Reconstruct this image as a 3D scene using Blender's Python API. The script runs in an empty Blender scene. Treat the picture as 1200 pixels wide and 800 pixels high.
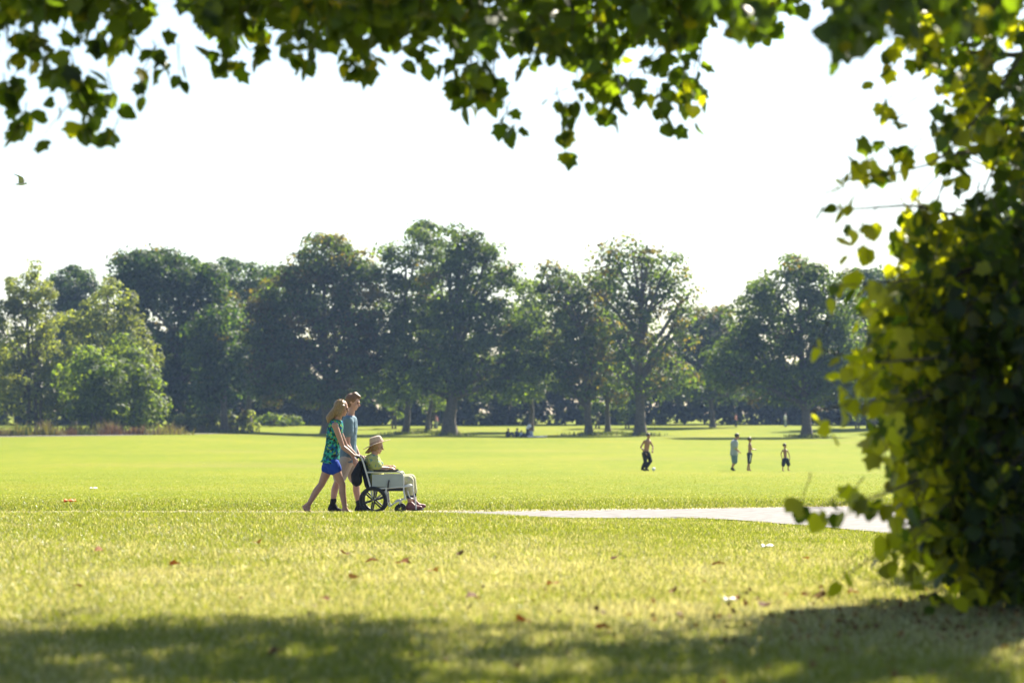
import bpy, bmesh, math, random
import numpy as np
from mathutils import Vector, Matrix
R = math.radians
rng = np.random.default_rng(11)
random.seed(5)

# ------------------------------------------------------------------ camera, sky, sun, exposure
scene = bpy.context.scene
COL = scene.collection
F = 2833.0                       # focal length in photo pixels (85 mm on a 36 mm sensor, 1200 px wide)
CAMZ = 1.1
PITCH = math.atan(85 / F)
cam_data = bpy.data.cameras.new("camera")
cam_data.lens = 85; cam_data.sensor_width = 36; cam_data.clip_start = 0.1; cam_data.clip_end = 3000
cam = bpy.data.objects.new("camera", cam_data); COL.objects.link(cam)
cam.location = (0, 0, CAMZ); cam.rotation_euler = (math.pi/2 + PITCH, 0, 0)
cam_data.dof.use_dof = True; cam_data.dof.focus_distance = 36.0; cam_data.dof.aperture_fstop = 2.2
scene.camera = cam

SUN_AZ, SUN_EL = 31.0, 44.0      # degrees to the right of the view direction (+Y), above the horizon
world = bpy.data.worlds.new("World"); scene.world = world; world.use_nodes = True
wn = world.node_tree.nodes; wl = world.node_tree.links
bg = wn["Background"]; bg.inputs[1].default_value = 0.057
sky = wn.new("ShaderNodeTexSky"); sky.sky_type = 'NISHITA'; sky.sun_disc = False
sky.sun_elevation = R(SUN_EL); sky.sun_rotation = R(SUN_AZ); sky.air_density = 1.0; sky.dust_density = 1.0; sky.ozone_density = 1.0
wl.new(sky.outputs[0], bg.inputs[0])
sd = bpy.data.lights.new("sun", 'SUN'); sd.energy = 5.0; sd.angle = R(0.5); sd.color = (1.0, 0.93, 0.77)
sun = bpy.data.objects.new("sun", sd); COL.objects.link(sun)
sdir = Vector((math.sin(R(SUN_AZ))*math.cos(R(SUN_EL)), math.cos(R(SUN_AZ))*math.cos(R(SUN_EL)), math.sin(R(SUN_EL))))
sun.rotation_euler = (-sdir).to_track_quat('-Z', 'Y').to_euler()
sun.location = (20, 40, 60)
scene.view_settings.view_transform = 'Standard'; scene.view_settings.look = 'None'
scene.view_settings.gamma = 1.0; scene.view_settings.exposure = 1.85
scene.view_settings.use_curve_mapping = False
cy = scene.cycles
cy.max_bounces = 6; cy.diffuse_bounces = 3; cy.glossy_bounces = 2; cy.transmission_bounces = 4
cy.transparent_max_bounces = 6; cy.volume_bounces = 0
cy.use_denoising = True; cy.sample_clamp_indirect = 6.0
HAZE_DENSITY = 0.00016

# ------------------------------------------------------------------ geometry of the place
def ray(px, py):
    x = (px - 600) / F; u = (400 - py) / F
    c, s = math.cos(PITCH), math.sin(PITCH)
    return x, c - u*s, s + u*c
def P(px, py, d):
    """point at distance d along +Y that stands at photo direction (px, py)"""
    x, y, z = ray(px, py); k = d / y
    return np.array([x*k, d, CAMZ + z*k])

def _table(pts, smooth):
    ys = np.arange(-200, 2100, 0.25); zs = np.interp(ys, [p[0] for p in pts], [p[1] for p in pts])
    out = zs.copy()
    for i, y in enumerate(ys):
        pass
    k = np.exp(-0.5*(np.arange(-24, 25)*0.25/smooth)**2); k /= k.sum()
    out = np.convolve(np.pad(zs, 24, 'edge'), k, 'valid')
    return ys, out
_farpts = [(40, -.42), (60, -.85), (109, -1.46), (170, -1.46), (240, -1.2), (258, -1.15), (285, -.55), (300, -.33), (330, 0), (2000, 6)]
_L = _table([(-200, 0), (14, 0), (28, -.032), (33.4, -.385)] + _farpts, 1.0)
_Rt = _table([(-200, 0), (14, 0), (20, -.06), (26, -.22), (33.4, -.385)] + _farpts, 1.6)
def sstep(v, a, b):
    t = np.clip((v - a)/(b - a), 0, 1); return t*t*(3 - 2*t)
def H(x, y):
    x = np.asarray(x, float); y = np.asarray(y, float)
    l = np.interp(y, *_L); r = np.interp(y, *_Rt)
    t = sstep(x, -1.3, 3.2)
    z = l*(1-t) + r*t
    z = z + 0.42*sstep(-x, 16, 34)*sstep(y, 140, 205)*(1 - sstep(y, 250, 300))
    z = z + 0.012*np.sin(x*1.3 + y*.31)*np.sin(y*.7)*(1 - sstep(y, 18, 30))
    return z
def Hs(x, y): return float(H(x, y))

# ------------------------------------------------------------------ helpers
def link(o, parent=None):
    COL.objects.link(o)
    if parent is not None: o.parent = parent
    return o
def tag(o, label=None, cat=None, group=None, kind=None):
    if label: o['label'] = label
    if cat: o['category'] = cat
    if group: o['group'] = group
    if kind: o['kind'] = kind
    return o
def empty(name, loc=(0,0,0), rz=0):
    o = bpy.data.objects.new(name, None); o.empty_display_size = .2
    o.location = loc; o.rotation_euler = (0, 0, rz); return link(o)
def np_mesh(name, V, faces, mat, col=None, parent=None, smooth=False, loc=None):
    """faces: list of (M,k) int arrays"""
    me = bpy.data.meshes.new(name)
    V = np.ascontiguousarray(V, dtype=np.float32)
    if not isinstance(faces, list): faces = [faces]
    loops = np.concatenate([f.ravel() for f in faces]).astype(np.int32)
    tot = np.concatenate([np.full(len(f), f.shape[1]) for f in faces]).astype(np.int32)
    st = np.concatenate([[0], np.cumsum(tot)[:-1]]).astype(np.int32)
    me.vertices.add(len(V)); me.vertices.foreach_set("co", V.ravel())
    me.loops.add(len(loops)); me.loops.foreach_set("vertex_index", loops)
    me.polygons.add(len(tot)); me.polygons.foreach_set("loop_start", st); me.polygons.foreach_set("loop_total", tot)
    if smooth: me.polygons.foreach_set("use_smooth", np.ones(len(tot), bool))
    me.update(calc_edges=True)
    if col is not None:
        a = me.attributes.new("tint", 'FLOAT_COLOR', 'POINT')
        c = np.ones((len(V), 4), np.float32); c[:, :3] = col
        a.data.foreach_set("color", c.ravel())
    me.materials.append(mat)
    o = bpy.data.objects.new(name, me)
    if loc is not None: o.location = loc
    return link(o, parent)
def shift_to(o_list, root):
    """meshes are built in world coordinates: move them into the root's frame"""
    inv = Matrix.Translation(root.location).inverted()
    for o in o_list:
        if o.type == 'MESH' and o.parent == root: o.data.transform(inv)
def finish(root):
    """turn children built in world coordinates into children of a root standing at its base"""
    T = Matrix.Translation(-Vector(root.location))
    done = set()
    for ch in root.children_recursive:
        if ch.type == 'MESH' and ch.data.name not in done:
            ch.data.transform(T); done.add(ch.data.name)
    return root
def bm_obj(name, bm, mat, parent=None, smooth=True):
    me = bpy.data.meshes.new(name); bm.normal_update(); bm.to_mesh(me); bm.free()
    if smooth: me.polygons.foreach_set("use_smooth", [True]*len(me.polygons))
    me.materials.append(mat); o = bpy.data.objects.new(name, me)
    return link(o, parent)

# ------------------------------------------------------------------ materials
def newmat(name):
    m = bpy.data.materials.new(name); m.use_nodes = True
    nt = m.node_tree; return m, nt.nodes, nt.links, nt.nodes["Principled BSDF"]
def simple(name, col, rough=.7, metal=0, noise=0.0, scale=20, bump=0.0, spec=.5):
    m, n, l, b = newmat(name)
    b.inputs["Roughness"].default_value = rough; b.inputs["Metallic"].default_value = metal
    b.inputs["Specular IOR Level"].default_value = spec
    tc = n.new("ShaderNodeTexCoord"); nz = n.new("ShaderNodeTexNoise"); nz.inputs["Scale"].default_value = scale
    nz.inputs["Detail"].default_value = 5
    l.new(tc.outputs["Object"], nz.inputs["Vector"])
    rp = n.new("ShaderNodeValToRGB"); rp.color_ramp.elements[0].position = .3; rp.color_ramp.elements[1].position = .7
    a = [max(0, c*(1-noise)) for c in col]; c2 = [min(1, c*(1+noise)) for c in col]
    rp.color_ramp.elements[0].color = (*a, 1); rp.color_ramp.elements[1].color = (*c2, 1)
    l.new(nz.outputs["Fac"], rp.inputs[0]); l.new(rp.outputs[0], b.inputs["Base Color"])
    if bump:
        bp = n.new("ShaderNodeBump"); bp.inputs["Strength"].default_value = bump; bp.inputs["Distance"].default_value = .02
        l.new(nz.outputs["Fac"], bp.inputs["Height"]); l.new(bp.outputs[0], b.inputs["Normal"])
    return m
def leafmat(name, trans=(.5, .8, .15), fac=.45, rough=.5, spec=.35, gain=1.0):
    """thin leaf: the tint attribute holds the leaf's own colour; light also passes through it"""
    m, n, l, b = newmat(name)
    at = n.new("ShaderNodeAttribute"); at.attribute_name = "tint"
    b.inputs["Roughness"].default_value = rough; b.inputs["Specular IOR Level"].default_value = spec
    l.new(at.outputs["Color"], b.inputs["Base Color"])
    tr = n.new("ShaderNodeBsdfTranslucent"); mx = n.new("ShaderNodeMixShader"); mx.inputs[0].default_value = fac
    mu = n.new("ShaderNodeVectorMath"); mu.operation = 'MULTIPLY'; mu.inputs[1].default_value = trans
    l.new(at.outputs["Color"], mu.inputs[0]); l.new(mu.outputs[0], tr.inputs["Color"])
    l.new(b.outputs[0], mx.inputs[1]); l.new(tr.outputs[0], mx.inputs[2])
    l.new(mx.outputs[0], n["Material Output"].inputs[0])
    return m

M = {}
M['bark'] = simple('bark', (.085, .068, .05), .9, noise=.45, scale=6, bump=.6)
M['twig'] = simple('twig', (.06, .045, .03), .85, noise=.3, scale=30, bump=.3)
M['far_leaf'] = leafmat('crown_leaves', (4.4, 4.2, .8), .38, .6, .2)
M['near_leaf'] = leafmat('near_leaves', (16, 14.5, 1.8), .42, .42, .3)
M['weed'] = leafmat('weed_blades', (1.2, 1.2, .8), .3, .7, .1)
M['blade'] = leafmat('grass_blades', (1.5, 1.4, .75), .42, .38, .45)

def ground_mat():
    m, n, l, b = newmat('grass_field')
    b.inputs["Roughness"].default_value = .85; b.inputs["Specular IOR Level"].default_value = .04
    ge = n.new("ShaderNodeNewGeometry")
    sx = n.new("ShaderNodeSeparateXYZ"); l.new(ge.outputs["Position"], sx.inputs[0])
    def noise(scale, detail=4, stretch=None):
        z = n.new("ShaderNodeTexNoise"); z.inputs["Scale"].default_value = scale; z.inputs["Detail"].default_value = detail
        mp = n.new("ShaderNodeMapping"); mp.inputs["Scale"].default_value = stretch or (1, 1, 1)
        l.new(ge.outputs["Position"], mp.inputs["Vector"]); l.new(mp.outputs[0], z.inputs["Vector"]); return z.outputs["Fac"]
    def ramp(src, stops):
        r = n.new("ShaderNodeValToRGB"); e = r.color_ramp.elements
        e[0].position, e[0].color = stops[0][0], (*stops[0][1], 1); e[1].position, e[1].color = stops[-1][0], (*stops[-1][1], 1)
        for p, c in stops[1:-1]:
            k = e.new(p); k.color = (*c, 1)
        l.new(src, r.inputs[0]); return r.outputs[0]
    def mix(f, a, c):
        x = n.new("ShaderNodeMix"); x.data_type = 'RGBA'
        l.new(f, x.inputs[0]); l.new(a, x.inputs[6]); l.new(c, x.inputs[7]); return x.outputs[2]
    base = ramp(noise(.11, 8, (1, .5, 1)), [(.30, (.112, .150, .0075)), (.5, (.146, .172, .009)), (.70, (.192, .190, .016))])
    fine = ramp(noise(1.3, 9, (1, .3, 1)), [(.28, (.092, .130, .006)), (.5, (.144, .170, .009)), (.72, (.200, .190, .019))])
    h = n.new("ShaderNodeMix"); h.data_type = 'RGBA'; h.inputs[0].default_value = .42
    l.new(base, h.inputs[6]); l.new(fine, h.inputs[7]); c = h.outputs[2]
    # dry worn patches
    dry = ramp(noise(.035, 5, (1, 1.6, 1)), [(.56, (0, 0, 0)), (.72, (.5, .5, .5))])
    dc = n.new("ShaderNodeRGB"); dc.outputs[0].default_value = (.19, .165, .045, 1)
    c = mix(dry, c, dc.outputs[0])
    # near lawn: duller soil and thatch under the blades
    near = n.new("ShaderNodeMapRange"); near.interpolation_type = 'SMOOTHSTEP'
    near.inputs[1].default_value = 30; near.inputs[2].default_value = 35; near.inputs[3].default_value = 1; near.inputs[4].default_value = 0
    l.new(sx.outputs[1], near.inputs[0])
    thatch = ramp(noise(3.0, 6), [(.3, (0.0962, 0.1110, 0.0222)), (.7, (0.1924, 0.1739, 0.0666))])
    c = mix(near.outputs[0], c, thatch)
    l.new(c, b.inputs["Base Color"])
    bp = n.new("ShaderNodeBump"); bp.inputs["Strength"].default_value = .35; bp.inputs["Distance"].default_value = .05
    l.new(noise(9, 6), bp.inputs["Height"]); l.new(bp.outputs[0], b.inputs["Normal"])
    return m
M['ground'] = ground_mat()
M['path'] = simple('path_asphalt', (.175, .163, .158), .8, noise=.32, scale=5, bump=.25, spec=.12)
M['verge'] = simple('bare_earth', (.30, .24, .15), .95, noise=.35, scale=2.5, bump=.5)

# ------------------------------------------------------------------ ground, paths
def axis(segs):
    out = []
    for a, b, s in segs: out += list(np.arange(a, b, s))
    out.append(segs[-1][1]); return np.array(out)
gx = axis([(-600, -120, 30), (-120, -50, 7), (-50, -12, 2), (-12, 12, .25), (12, 50, 2), (50, 120, 7), (120, 600, 30)])
gy = axis([(-60, 6, 3), (6, 46, .25), (46, 120, 2), (120, 340, 4), (340, 600, 26)])
GX, GY = np.meshgrid(gx, gy); GZ = H(GX, GY)
nx, ny = len(gx), len(gy)
idx = np.arange(nx*ny).reshape(ny, nx)
f = np.stack([idx[:-1, :-1], idx[:-1, 1:], idx[1:, 1:], idx[1:, :-1]], -1).reshape(-1, 4)
g = np_mesh('ground', np.stack([GX, GY, GZ], -1).reshape(-1, 3), f, M['ground'], smooth=True); tag(g, 'sunlit mown grass field of the park', 'ground', kind='structure')

def interp_poly(pts, n):
    pts = np.array(pts, float); s = np.concatenate([[0], np.cumsum(np.linalg.norm(np.diff(pts, axis=0), axis=1))])
    t = np.linspace(0, s[-1], n*6); q = np.stack([np.interp(t, s, pts[:, i]) for i in range(2)], -1)
    k = np.exp(-.5*(np.arange(-9, 10)/4.0)**2); k /= k.sum()
    q = np.stack([np.convolve(np.pad(q[:, i], 9, 'edge'), k, 'valid') for i in range(2)], -1)
    return q[::6]
def strip(name, near, far, mat, lift, n=160, m=10, wob=.03):
    a = interp_poly(near, n); b = interp_poly(far, n)
    wa = np.stack([rng.normal(0, wob, len(a)), rng.normal(0, wob, len(a))], -1)
    a = a + wa; b = b + wa[::-1]
    t = np.linspace(0, 1, m)[:, None, None]
    q = a[None]*(1-t) + b[None]*t
    z = H(q[..., 0], q[..., 1]) + lift
    V = np.concatenate([q, z[..., None]], -1).reshape(-1, 3)
    k = len(a); ii = np.arange(m*k).reshape(m, k)
    ff = np.stack([ii[:-1, :-1], ii[:-1, 1:], ii[1:, 1:], ii[1:, :-1]], -1).reshape(-1, 4)
    return np_mesh(name, V, ff, mat, smooth=True)
# the main path runs across behind the crest of the lawn, a branch comes towards the viewer at the right
near_edge = [(-40, 37.0), (-20, 35.2), (-8, 34.7), (-.5, 34.6), (3.0, 34.2), (4.9, 34.7), (6.2, 36.4), (12, 39), (30, 46)]
far_edge = [(-40, 39.6), (-20, 37.8), (-8, 37.0), (-.5, 37.0), (3, 38.4), (5.5, 39.8), (8, 41.2), (13, 43.5), (30, 50)]
o = strip('path', near_edge, far_edge, M['path'], .014, n=240, m=14); tag(o, 'pale asphalt path crossing the park behind the lawn crest', 'path', kind='structure')
br_l = [(2.2, 34.9), (3.1, 33.4), (3.75, 30.5), (4.3, 26.0), (5.2, 21), (8, 15), (12, 9)]
br_r = [(5.6, 36.2), (5.55, 34.6), (5.75, 31), (6.3, 26.6), (7.2, 22.4), (9.8, 17), (13.6, 11)]
o = strip('path', br_l, br_r, M['path'], .020, n=160, m=10); tag(o, 'pale asphalt path branch curving towards the viewer at right', 'path', kind='structure')
verge_n = [(-40, 39.5), (-20, 37.7), (-8, 36.9), (-.5, 36.9), (3, 38.3), (5.5, 39.7), (8, 41.1), (13, 43.4)]
verge_f = [(-40, 40.0), (-20, 38.2), (-8, 37.5), (-.5, 37.9), (3, 39.3), (5.5, 40.7), (8, 42.0), (13, 44.2)]
o = strip('bare_earth', verge_n, verge_f, M['verge'], .007, n=200, m=5, wob=.1); tag(o, 'worn earth edge along the far side of the path', 'ground', kind='structure')
def strip_far(name, pts, w, lab):
    a = [(p[0], p[1]-w) for p in pts]; b = [(p[0], p[1]+w) for p in pts]
    o = strip(name, a, b, M['path'], .03, n=80, m=4, wob=.02); tag(o, lab, 'path', kind='structure')
strip_far('path', [(-70, 205), (-45, 212), (-36, 221), (-31, 233), (-28, 246)], 2.2, 'narrow pale path along the left edge trees')

# ------------------------------------------------------------------ haze
hm = bpy.data.materials.new('haze'); hm.use_nodes = True; hn = hm.node_tree.nodes; hl = hm.node_tree.links
for q in list(hn):
    if q.type != 'OUTPUT_MATERIAL': hn.remove(q)
pv = hn.new("ShaderNodeVolumePrincipled"); pv.inputs["Color"].default_value = (.42, .62, 1, 1)
pv.inputs["Density"].default_value = HAZE_DENSITY; pv.inputs["Anisotropy"].default_value = .25
hl.new(pv.outputs[0], [q for q in hn if q.type == 'OUTPUT_MATERIAL'][0].inputs["Volume"])
bm = bmesh.new(); bmesh.ops.create_cube(bm, size=1)
bmesh.ops.scale(bm, vec=(1230, 690, 36), verts=bm.verts); bmesh.ops.translate(bm, vec=(0, 270, 14.5), verts=bm.verts)
hz = bm_obj('haze', bm, hm, smooth=False); tag(hz, 'thin pale summer haze over the park', 'haze', kind='stuff')

# ------------------------------------------------------------------ tubes and leaves
def tube(paths, sides=8):
    """paths: list of (points (n,3), radii (n)) -> V, F"""
    Vs, Fs, off = [], [], 0
    for pts, rad in paths:
        pts = np.asarray(pts, float); rad = np.asarray(rad, float); n = len(pts)
        t = np.gradient(pts, axis=0); t /= np.linalg.norm(t, axis=1)[:, None] + 1e-9
        ref = np.array([0, 0, 1.0]) if abs(t[:, 2]).mean() < .8 else np.array([1.0, 0, 0])
        u = np.cross(t, ref); u /= np.linalg.norm(u, axis=1)[:, None] + 1e-9; v = np.cross(t, u)
        a = np.linspace(0, 2*np.pi, sides, endpoint=False)
        ring = pts[:, None] + rad[:, None, None]*(np.cos(a)[None, :, None]*u[:, None] + np.sin(a)[None, :, None]*v[:, None])
        Vs.append(ring.reshape(-1, 3)); ii = np.arange(n*sides).reshape(n, sides) + off
        j = np.roll(ii, -1, 1)
        Fs.append(np.stack([ii[:-1], ii[1:], j[1:], j[:-1]], -1).reshape(-1, 4))
        Fs.append(ii[-1][None]) if sides == 4 else None
        off += n*sides
    Fs = [x for x in Fs if x is not None]
    return np.concatenate(Vs), np.concatenate([x for x in Fs if x.shape[1] == 4])
def bend(a, b, n=8, amp=.08, sag=0.0):
    a = np.asarray(a, float); b = np.asarray(b, float); L = np.linalg.norm(b-a)
    t = np.linspace(0, 1, n)[:, None]
    w = np.cumsum(rng.normal(0, 1, (n, 3)), 0); w = w - w[0] - t*(w[-1]-w[0])
    p = a*(1-t) + b*t + w*amp*L/math.sqrt(n)*.6
    p[:, 2] += sag*L*4*(t*(1-t))[:, 0]
    return p
def unit(v): return v/(np.linalg.norm(v, axis=-1, keepdims=True)+1e-9)
def quads(C, size, N):
    """leaf-clump faces, centres C, normals N"""
    n = len(C); N = unit(N); A = unit(np.cross(N, rng.normal(0, 1, (n, 3)))); B = np.cross(N, A)
    s = np.asarray(size).reshape(-1, 1)*np.ones((n, 1))
    k = rng.uniform(.55, 1.15, (n, 4, 1))
    V = np.stack([C + A*s*k[:, 0], C + B*s*k[:, 1]*.7 + N*s*.15, C - A*s*k[:, 2], C - B*s*k[:, 3]*.7 + N*s*.15], 1)
    return V.reshape(-1, 3), np.arange(4*n).reshape(n, 4)
PAL = {
 'dark': [(0.0150, 0.0360, 0.0112), (0.0272, 0.0464, 0.0136), (0.0384, 0.0600, 0.0160)],
 'mid': [(.042, .060, .010), (0.0288, 0.0480, 0.0112), (0.0400, 0.0640, 0.0144), (0.0528, 0.0800, 0.0176)],
 'bright': [(.046, .066, .012), (0.0480, 0.0760, 0.0144), (0.0680, 0.1000, 0.0176), (0.0960, 0.1280, 0.0240)],
 'grey': [(0.0680, 0.0864, 0.0360), (0.0880, 0.1040, 0.0440), (0.1080, 0.1200, 0.0496)],
 'brown': [(.062, .054, .016), (.072, .056, .017), (.055, .055, .016)],
 'hedge': [(0.0160, 0.0240, 0.0112), (0.0240, 0.0336, 0.0136), (0.0320, 0.0440, 0.0160)],
}
def palcol(name, n, rng=rng):
    p = np.array(PAL[name]); i = rng.integers(0, len(p), n); t = rng.uniform(.8, 1.25, (n, 1))
    return p[i]*t
def crown_points(lobes, leaf, per, dens, pal, autumn, clump=(.8, 1.5)):
    Cs, Ns, Ss, Cl = [], [], [], []
    for (c, r) in lobes:
        area = 4*math.pi*((r[0]*r[1])**1.6/3 + (r[0]*r[2])**1.6/3 + (r[1]*r[2])**1.6/3)**(1/1.6)
        k = max(6, int(area*dens*.40))
        u = unit(rng.normal(0, 1, (k, 3)))
        rr = np.where(rng.random(k) < .86, rng.uniform(.8, 1.06, k), rng.uniform(.2, .7, k))[:, None]
        cc = c + u*r*rr
        cc = cc[(u[:, 2] > -.75) | (rng.random(k) < .5)]; u = u[:len(cc)]
        for q in cc:
            rc = rng.uniform(*clump)
            m = int(per*rng.uniform(.6, 1.3))
            d = unit(rng.normal(0, 1, (m, 3))); d[:, 2] = np.abs(d[:, 2])*np.where(rng.random(m) < .72, 1, -1)
            s = rng.uniform(.2, 1, (m, 1))**.35
            pos = q + d*s*rc*np.array([1, 1, .66])
            nn = unit(d*1.0 + rng.normal(0, .36, (m, 3)) + np.array([0, 0, .25]))
            cv = rng.uniform(.6, 1.45)
            base = pal if not (autumn and rng.random() < autumn*(.4 + .9*max(0, (q[2]-c[2])/r[2]+.3))) else 'brown'
            col = palcol(base, m)*cv
            Cs.append(pos); Ns.append(nn); Ss.append(rng.uniform(.6, 1.25, m)*leaf); Cl.append(col)
    return np.concatenate(Cs), np.concatenate(Ns), np.concatenate(Ss), np.concatenate(Cl)
def tree(name, label, d, trunk_px, lobes_px, pal='dark', autumn=0, leaf=.25, per=78, dens=1.0, trunk_r=.45, group=None,
         cat='tree', fork=.35, clump=(.9, 1.8), limbs=True, lean=0, top_px=None, stems=1):
    """lobes_px: (px, py, rx, ry) in photo directions at distance d, given real depth around the trunk"""
    k = F/d
    bx = (trunk_px-600)/F*d; base = np.array([bx, d, Hs(bx, d)-.05])
    root = empty(name, tuple(base)); tag(root, label, cat, group)
    lobes = []
    for L in lobes_px:
        c = P(L[0], L[1], d); rx, rz = L[2]/k, L[3]/k
        off = L[4] if len(L) > 4 else rng.uniform(-.45, .45)
        ry = (rx+rz)/2*1.05
        c[1] += off*max(3.0, rx)
        lobes.append((c, np.array([rx, ry, rz])))
    top = max(l[0][2] for l in lobes)
    cx = np.mean([l[0][0] for l in lobes])
    zf = base[2] + (top-base[2])*fork
    paths = []
    for s in range(stems):
        b0 = base + np.array([(s-(stems-1)/2)*trunk_r*3, rng.uniform(-.5, .5) if s else 0, 0])
        tp = np.array([b0[0]*.5+cx*.5+lean, d, top - .5 if not top_px else P(top_px[0], top_px[1], d)[2]])
        pt = bend(b0, tp, 14, .035); t = np.linspace(0, 1, 14)
        rad = trunk_r*(1 - .86*t); rad *= .8; rad[0] *= 1.5; rad[1] *= 1.08
        paths.append((pt, rad))
    if limbs:
        trunk = paths[0][0]
        for c, r in lobes:
            t0 = np.clip((c[2]-base[2])/(top-base[2]) - rng.uniform(.2, .4), fork*.75, .8)
            a = np.array([np.interp(t0, np.linspace(0, 1, 14), trunk[:, i]) for i in range(3)])
            e = c + rng.normal(0, .3, 3)
            L = bend(a, e, 9, .09, .03); r0 = trunk_r*(.5 - .3*t0)
            paths.append((L, np.linspace(r0, r0*.35, 9)))
            for _ in range(4):
                u = unit(rng.normal(0, 1, 3) + np.array([0, 0, .3])); i0 = rng.integers(4, 9)
                paths.append((bend(L[i0], c + u*r*.85, 6, .1), np.linspace(r0*.35, r0*.07, 6)))
    V, Fc = tube(paths, 8)
    np_mesh('trunk', V, Fc, M['bark'], parent=root, smooth=True)
    C, N, S, Cl = crown_points(lobes, leaf, per, dens, pal, autumn, clump)
    ok = C[:, 2] > H(C[:, 0], C[:, 1]) + .1
    C, N, S, Cl = C[ok], N[ok], S[ok], Cl[ok]
    V, Fc = quads(C, S, N)
    np_mesh('crown', V, Fc, M['far_leaf'], col=np.repeat(Cl, 4, 0), parent=root)
    return finish(root)

GT = 'trees along the far side of the field'
tree('broadleaf_tree', 'huge dark round-topped tree left of the field, rising behind the bright bushes', 264, 212,
     [(178, 322, 40, 26), (215, 328, 36, 28), (150, 345, 24, 30), (250, 350, 26, 28), (190, 375, 45, 36), (240, 395, 34, 34), (175, 425, 38, 34), (222, 440, 42, 32), (205, 470, 34, 22), (258, 372, 22, 28), (160, 312, 22, 14)],
     'dark', .03, dens=1.25, trunk_r=.6, group=GT)
tree('broadleaf_tree', 'smaller dark tree on a single straight trunk in front of the huge left tree', 250, 263,
     [(255, 385, 22, 26), (268, 412, 18, 24), (248, 430, 22, 26), (268, 445, 16, 22), (250, 460, 18, 15), (238, 405, 18, 24)],
     'dark', .02, dens=1.2, trunk_r=.5, group=GT, fork=.3)
tree('broadleaf_tree', 'hazy blue-green tree between the huge left tree and the brown-tinged chestnut', 292, 292,
     [(268, 325, 24, 18), (302, 328, 24, 20), (318, 352, 20, 24), (285, 350, 26, 24), (300, 385, 30, 30), (275, 400, 24, 26), (305, 430, 30, 30), (290, 455, 30, 20)],
     'dark', .02, dens=.95, trunk_r=.5, group=GT)
tree('broadleaf_tree', 'small round dark tree far behind the pale left willows', 295, 88,
     [(88, 335, 20, 18), (75, 350, 16, 18), (102, 352, 16, 20), (88, 372, 24, 24), (88, 410, 26, 30)], 'dark', 0, dens=1.1, trunk_r=.35, group=GT)
tree('chestnut_tree', 'broad domed chestnut tree with browning leaf edges behind the two walkers', 262, 384,
     [(385, 303, 34, 24), (355, 325, 34, 26), (415, 320, 28, 26), (330, 355, 32, 28), (375, 350, 40, 32), (420, 360, 28, 30), (315, 392, 24, 30), (350, 395, 38, 34), (400, 400, 40, 34), (318, 430, 26, 30), (360, 440, 38, 30), (410, 440, 34, 30), (330, 460, 28, 16), (385, 464, 30, 14), (308, 372, 16, 22), (430, 400, 20, 30)],
     'mid', .45, dens=1.15, trunk_r=.75, group=GT)
tree('broadleaf_tree', 'narrow airy tree whose straight trunk stands left of the thickest trunk', 262, 475,
     [(497, 282, 16, 12), (470, 300, 22, 16), (485, 325, 26, 20), (458, 332, 16, 18), (465, 360, 26, 22), (490, 370, 24, 22), (455, 395, 20, 24), (480, 405, 28, 24), (460, 435, 24, 22), (485, 445, 22, 20), (470, 462, 22, 12)],
     'mid', .04, dens=.8, trunk_r=.42, group=GT, fork=.3)
tree('broadleaf_tree', 'slender young tree with a thin trunk just left of the thickest trunk', 266, 501,
     [(503, 278, 14, 12), (490, 270, 10, 9), (512, 300, 18, 16), (500, 340, 20, 20), (515, 380, 20, 22), (500, 420, 20, 22), (503, 450, 20, 18)],
     'mid', 0, dens=.75, trunk_r=.3, group=GT, fork=.3)
tree('broadleaf_tree', 'tallest spreading tree with the thickest trunk, right of the wheelchair', 256, 527,
     [(535, 280, 16, 13), (553, 290, 20, 14), (520, 300, 22, 16), (575, 305, 20, 15), (540, 318, 30, 20), (590, 330, 18, 16), (515, 345, 28, 24), (560, 350, 34, 24), (540, 385, 38, 28), (590, 385, 28, 26), (500, 400, 26, 26), (610, 410, 26, 24), (570, 420, 36, 26), (520, 435, 34, 24), (620, 440, 22, 20), (590, 450, 30, 18), (545, 458, 26, 14), (500, 450, 20, 16), (588, 318, 14, 8)],
     'mid', .05, dens=.88, trunk_r=.85, group=GT, fork=.25)
tree('broadleaf_tree', 'fresh green columnar tree tucked behind the right side of the tallest tree', 272, 622,
     [(622, 350, 18, 20), (612, 375, 20, 22), (630, 385, 16, 24), (620, 410, 24, 26), (628, 440, 20, 24), (608, 455, 22, 18)], 'bright', 0, dens=1.1, trunk_r=.35, group=GT)
tree('broadleaf_tree', 'lopsided tree with a leaning low limb and reddish upper leaves', 256, 690,
     [(655, 325, 24, 16), (640, 340, 18, 14), (668, 345, 22, 18), (690, 335, 18, 20), (650, 370, 22, 18), (680, 380, 26, 22), (655, 405, 26, 22), (690, 420, 26, 24), (648, 435, 22, 20), (670, 452, 26, 16), (700, 455, 22, 14)],
     'mid', .30, dens=.7, trunk_r=.5, group=GT, fork=.25)
tree('broadleaf_tree', 'thin-trunked tree standing between the lopsided tree and the open-crowned tree', 262, 712,
     [(710, 340, 18, 20), (705, 370, 22, 24), (720, 400, 24, 26), (708, 430, 24, 24), (718, 455, 22, 16)], 'dark', .12, dens=.8, trunk_r=.36, group=GT, fork=.3)
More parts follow.
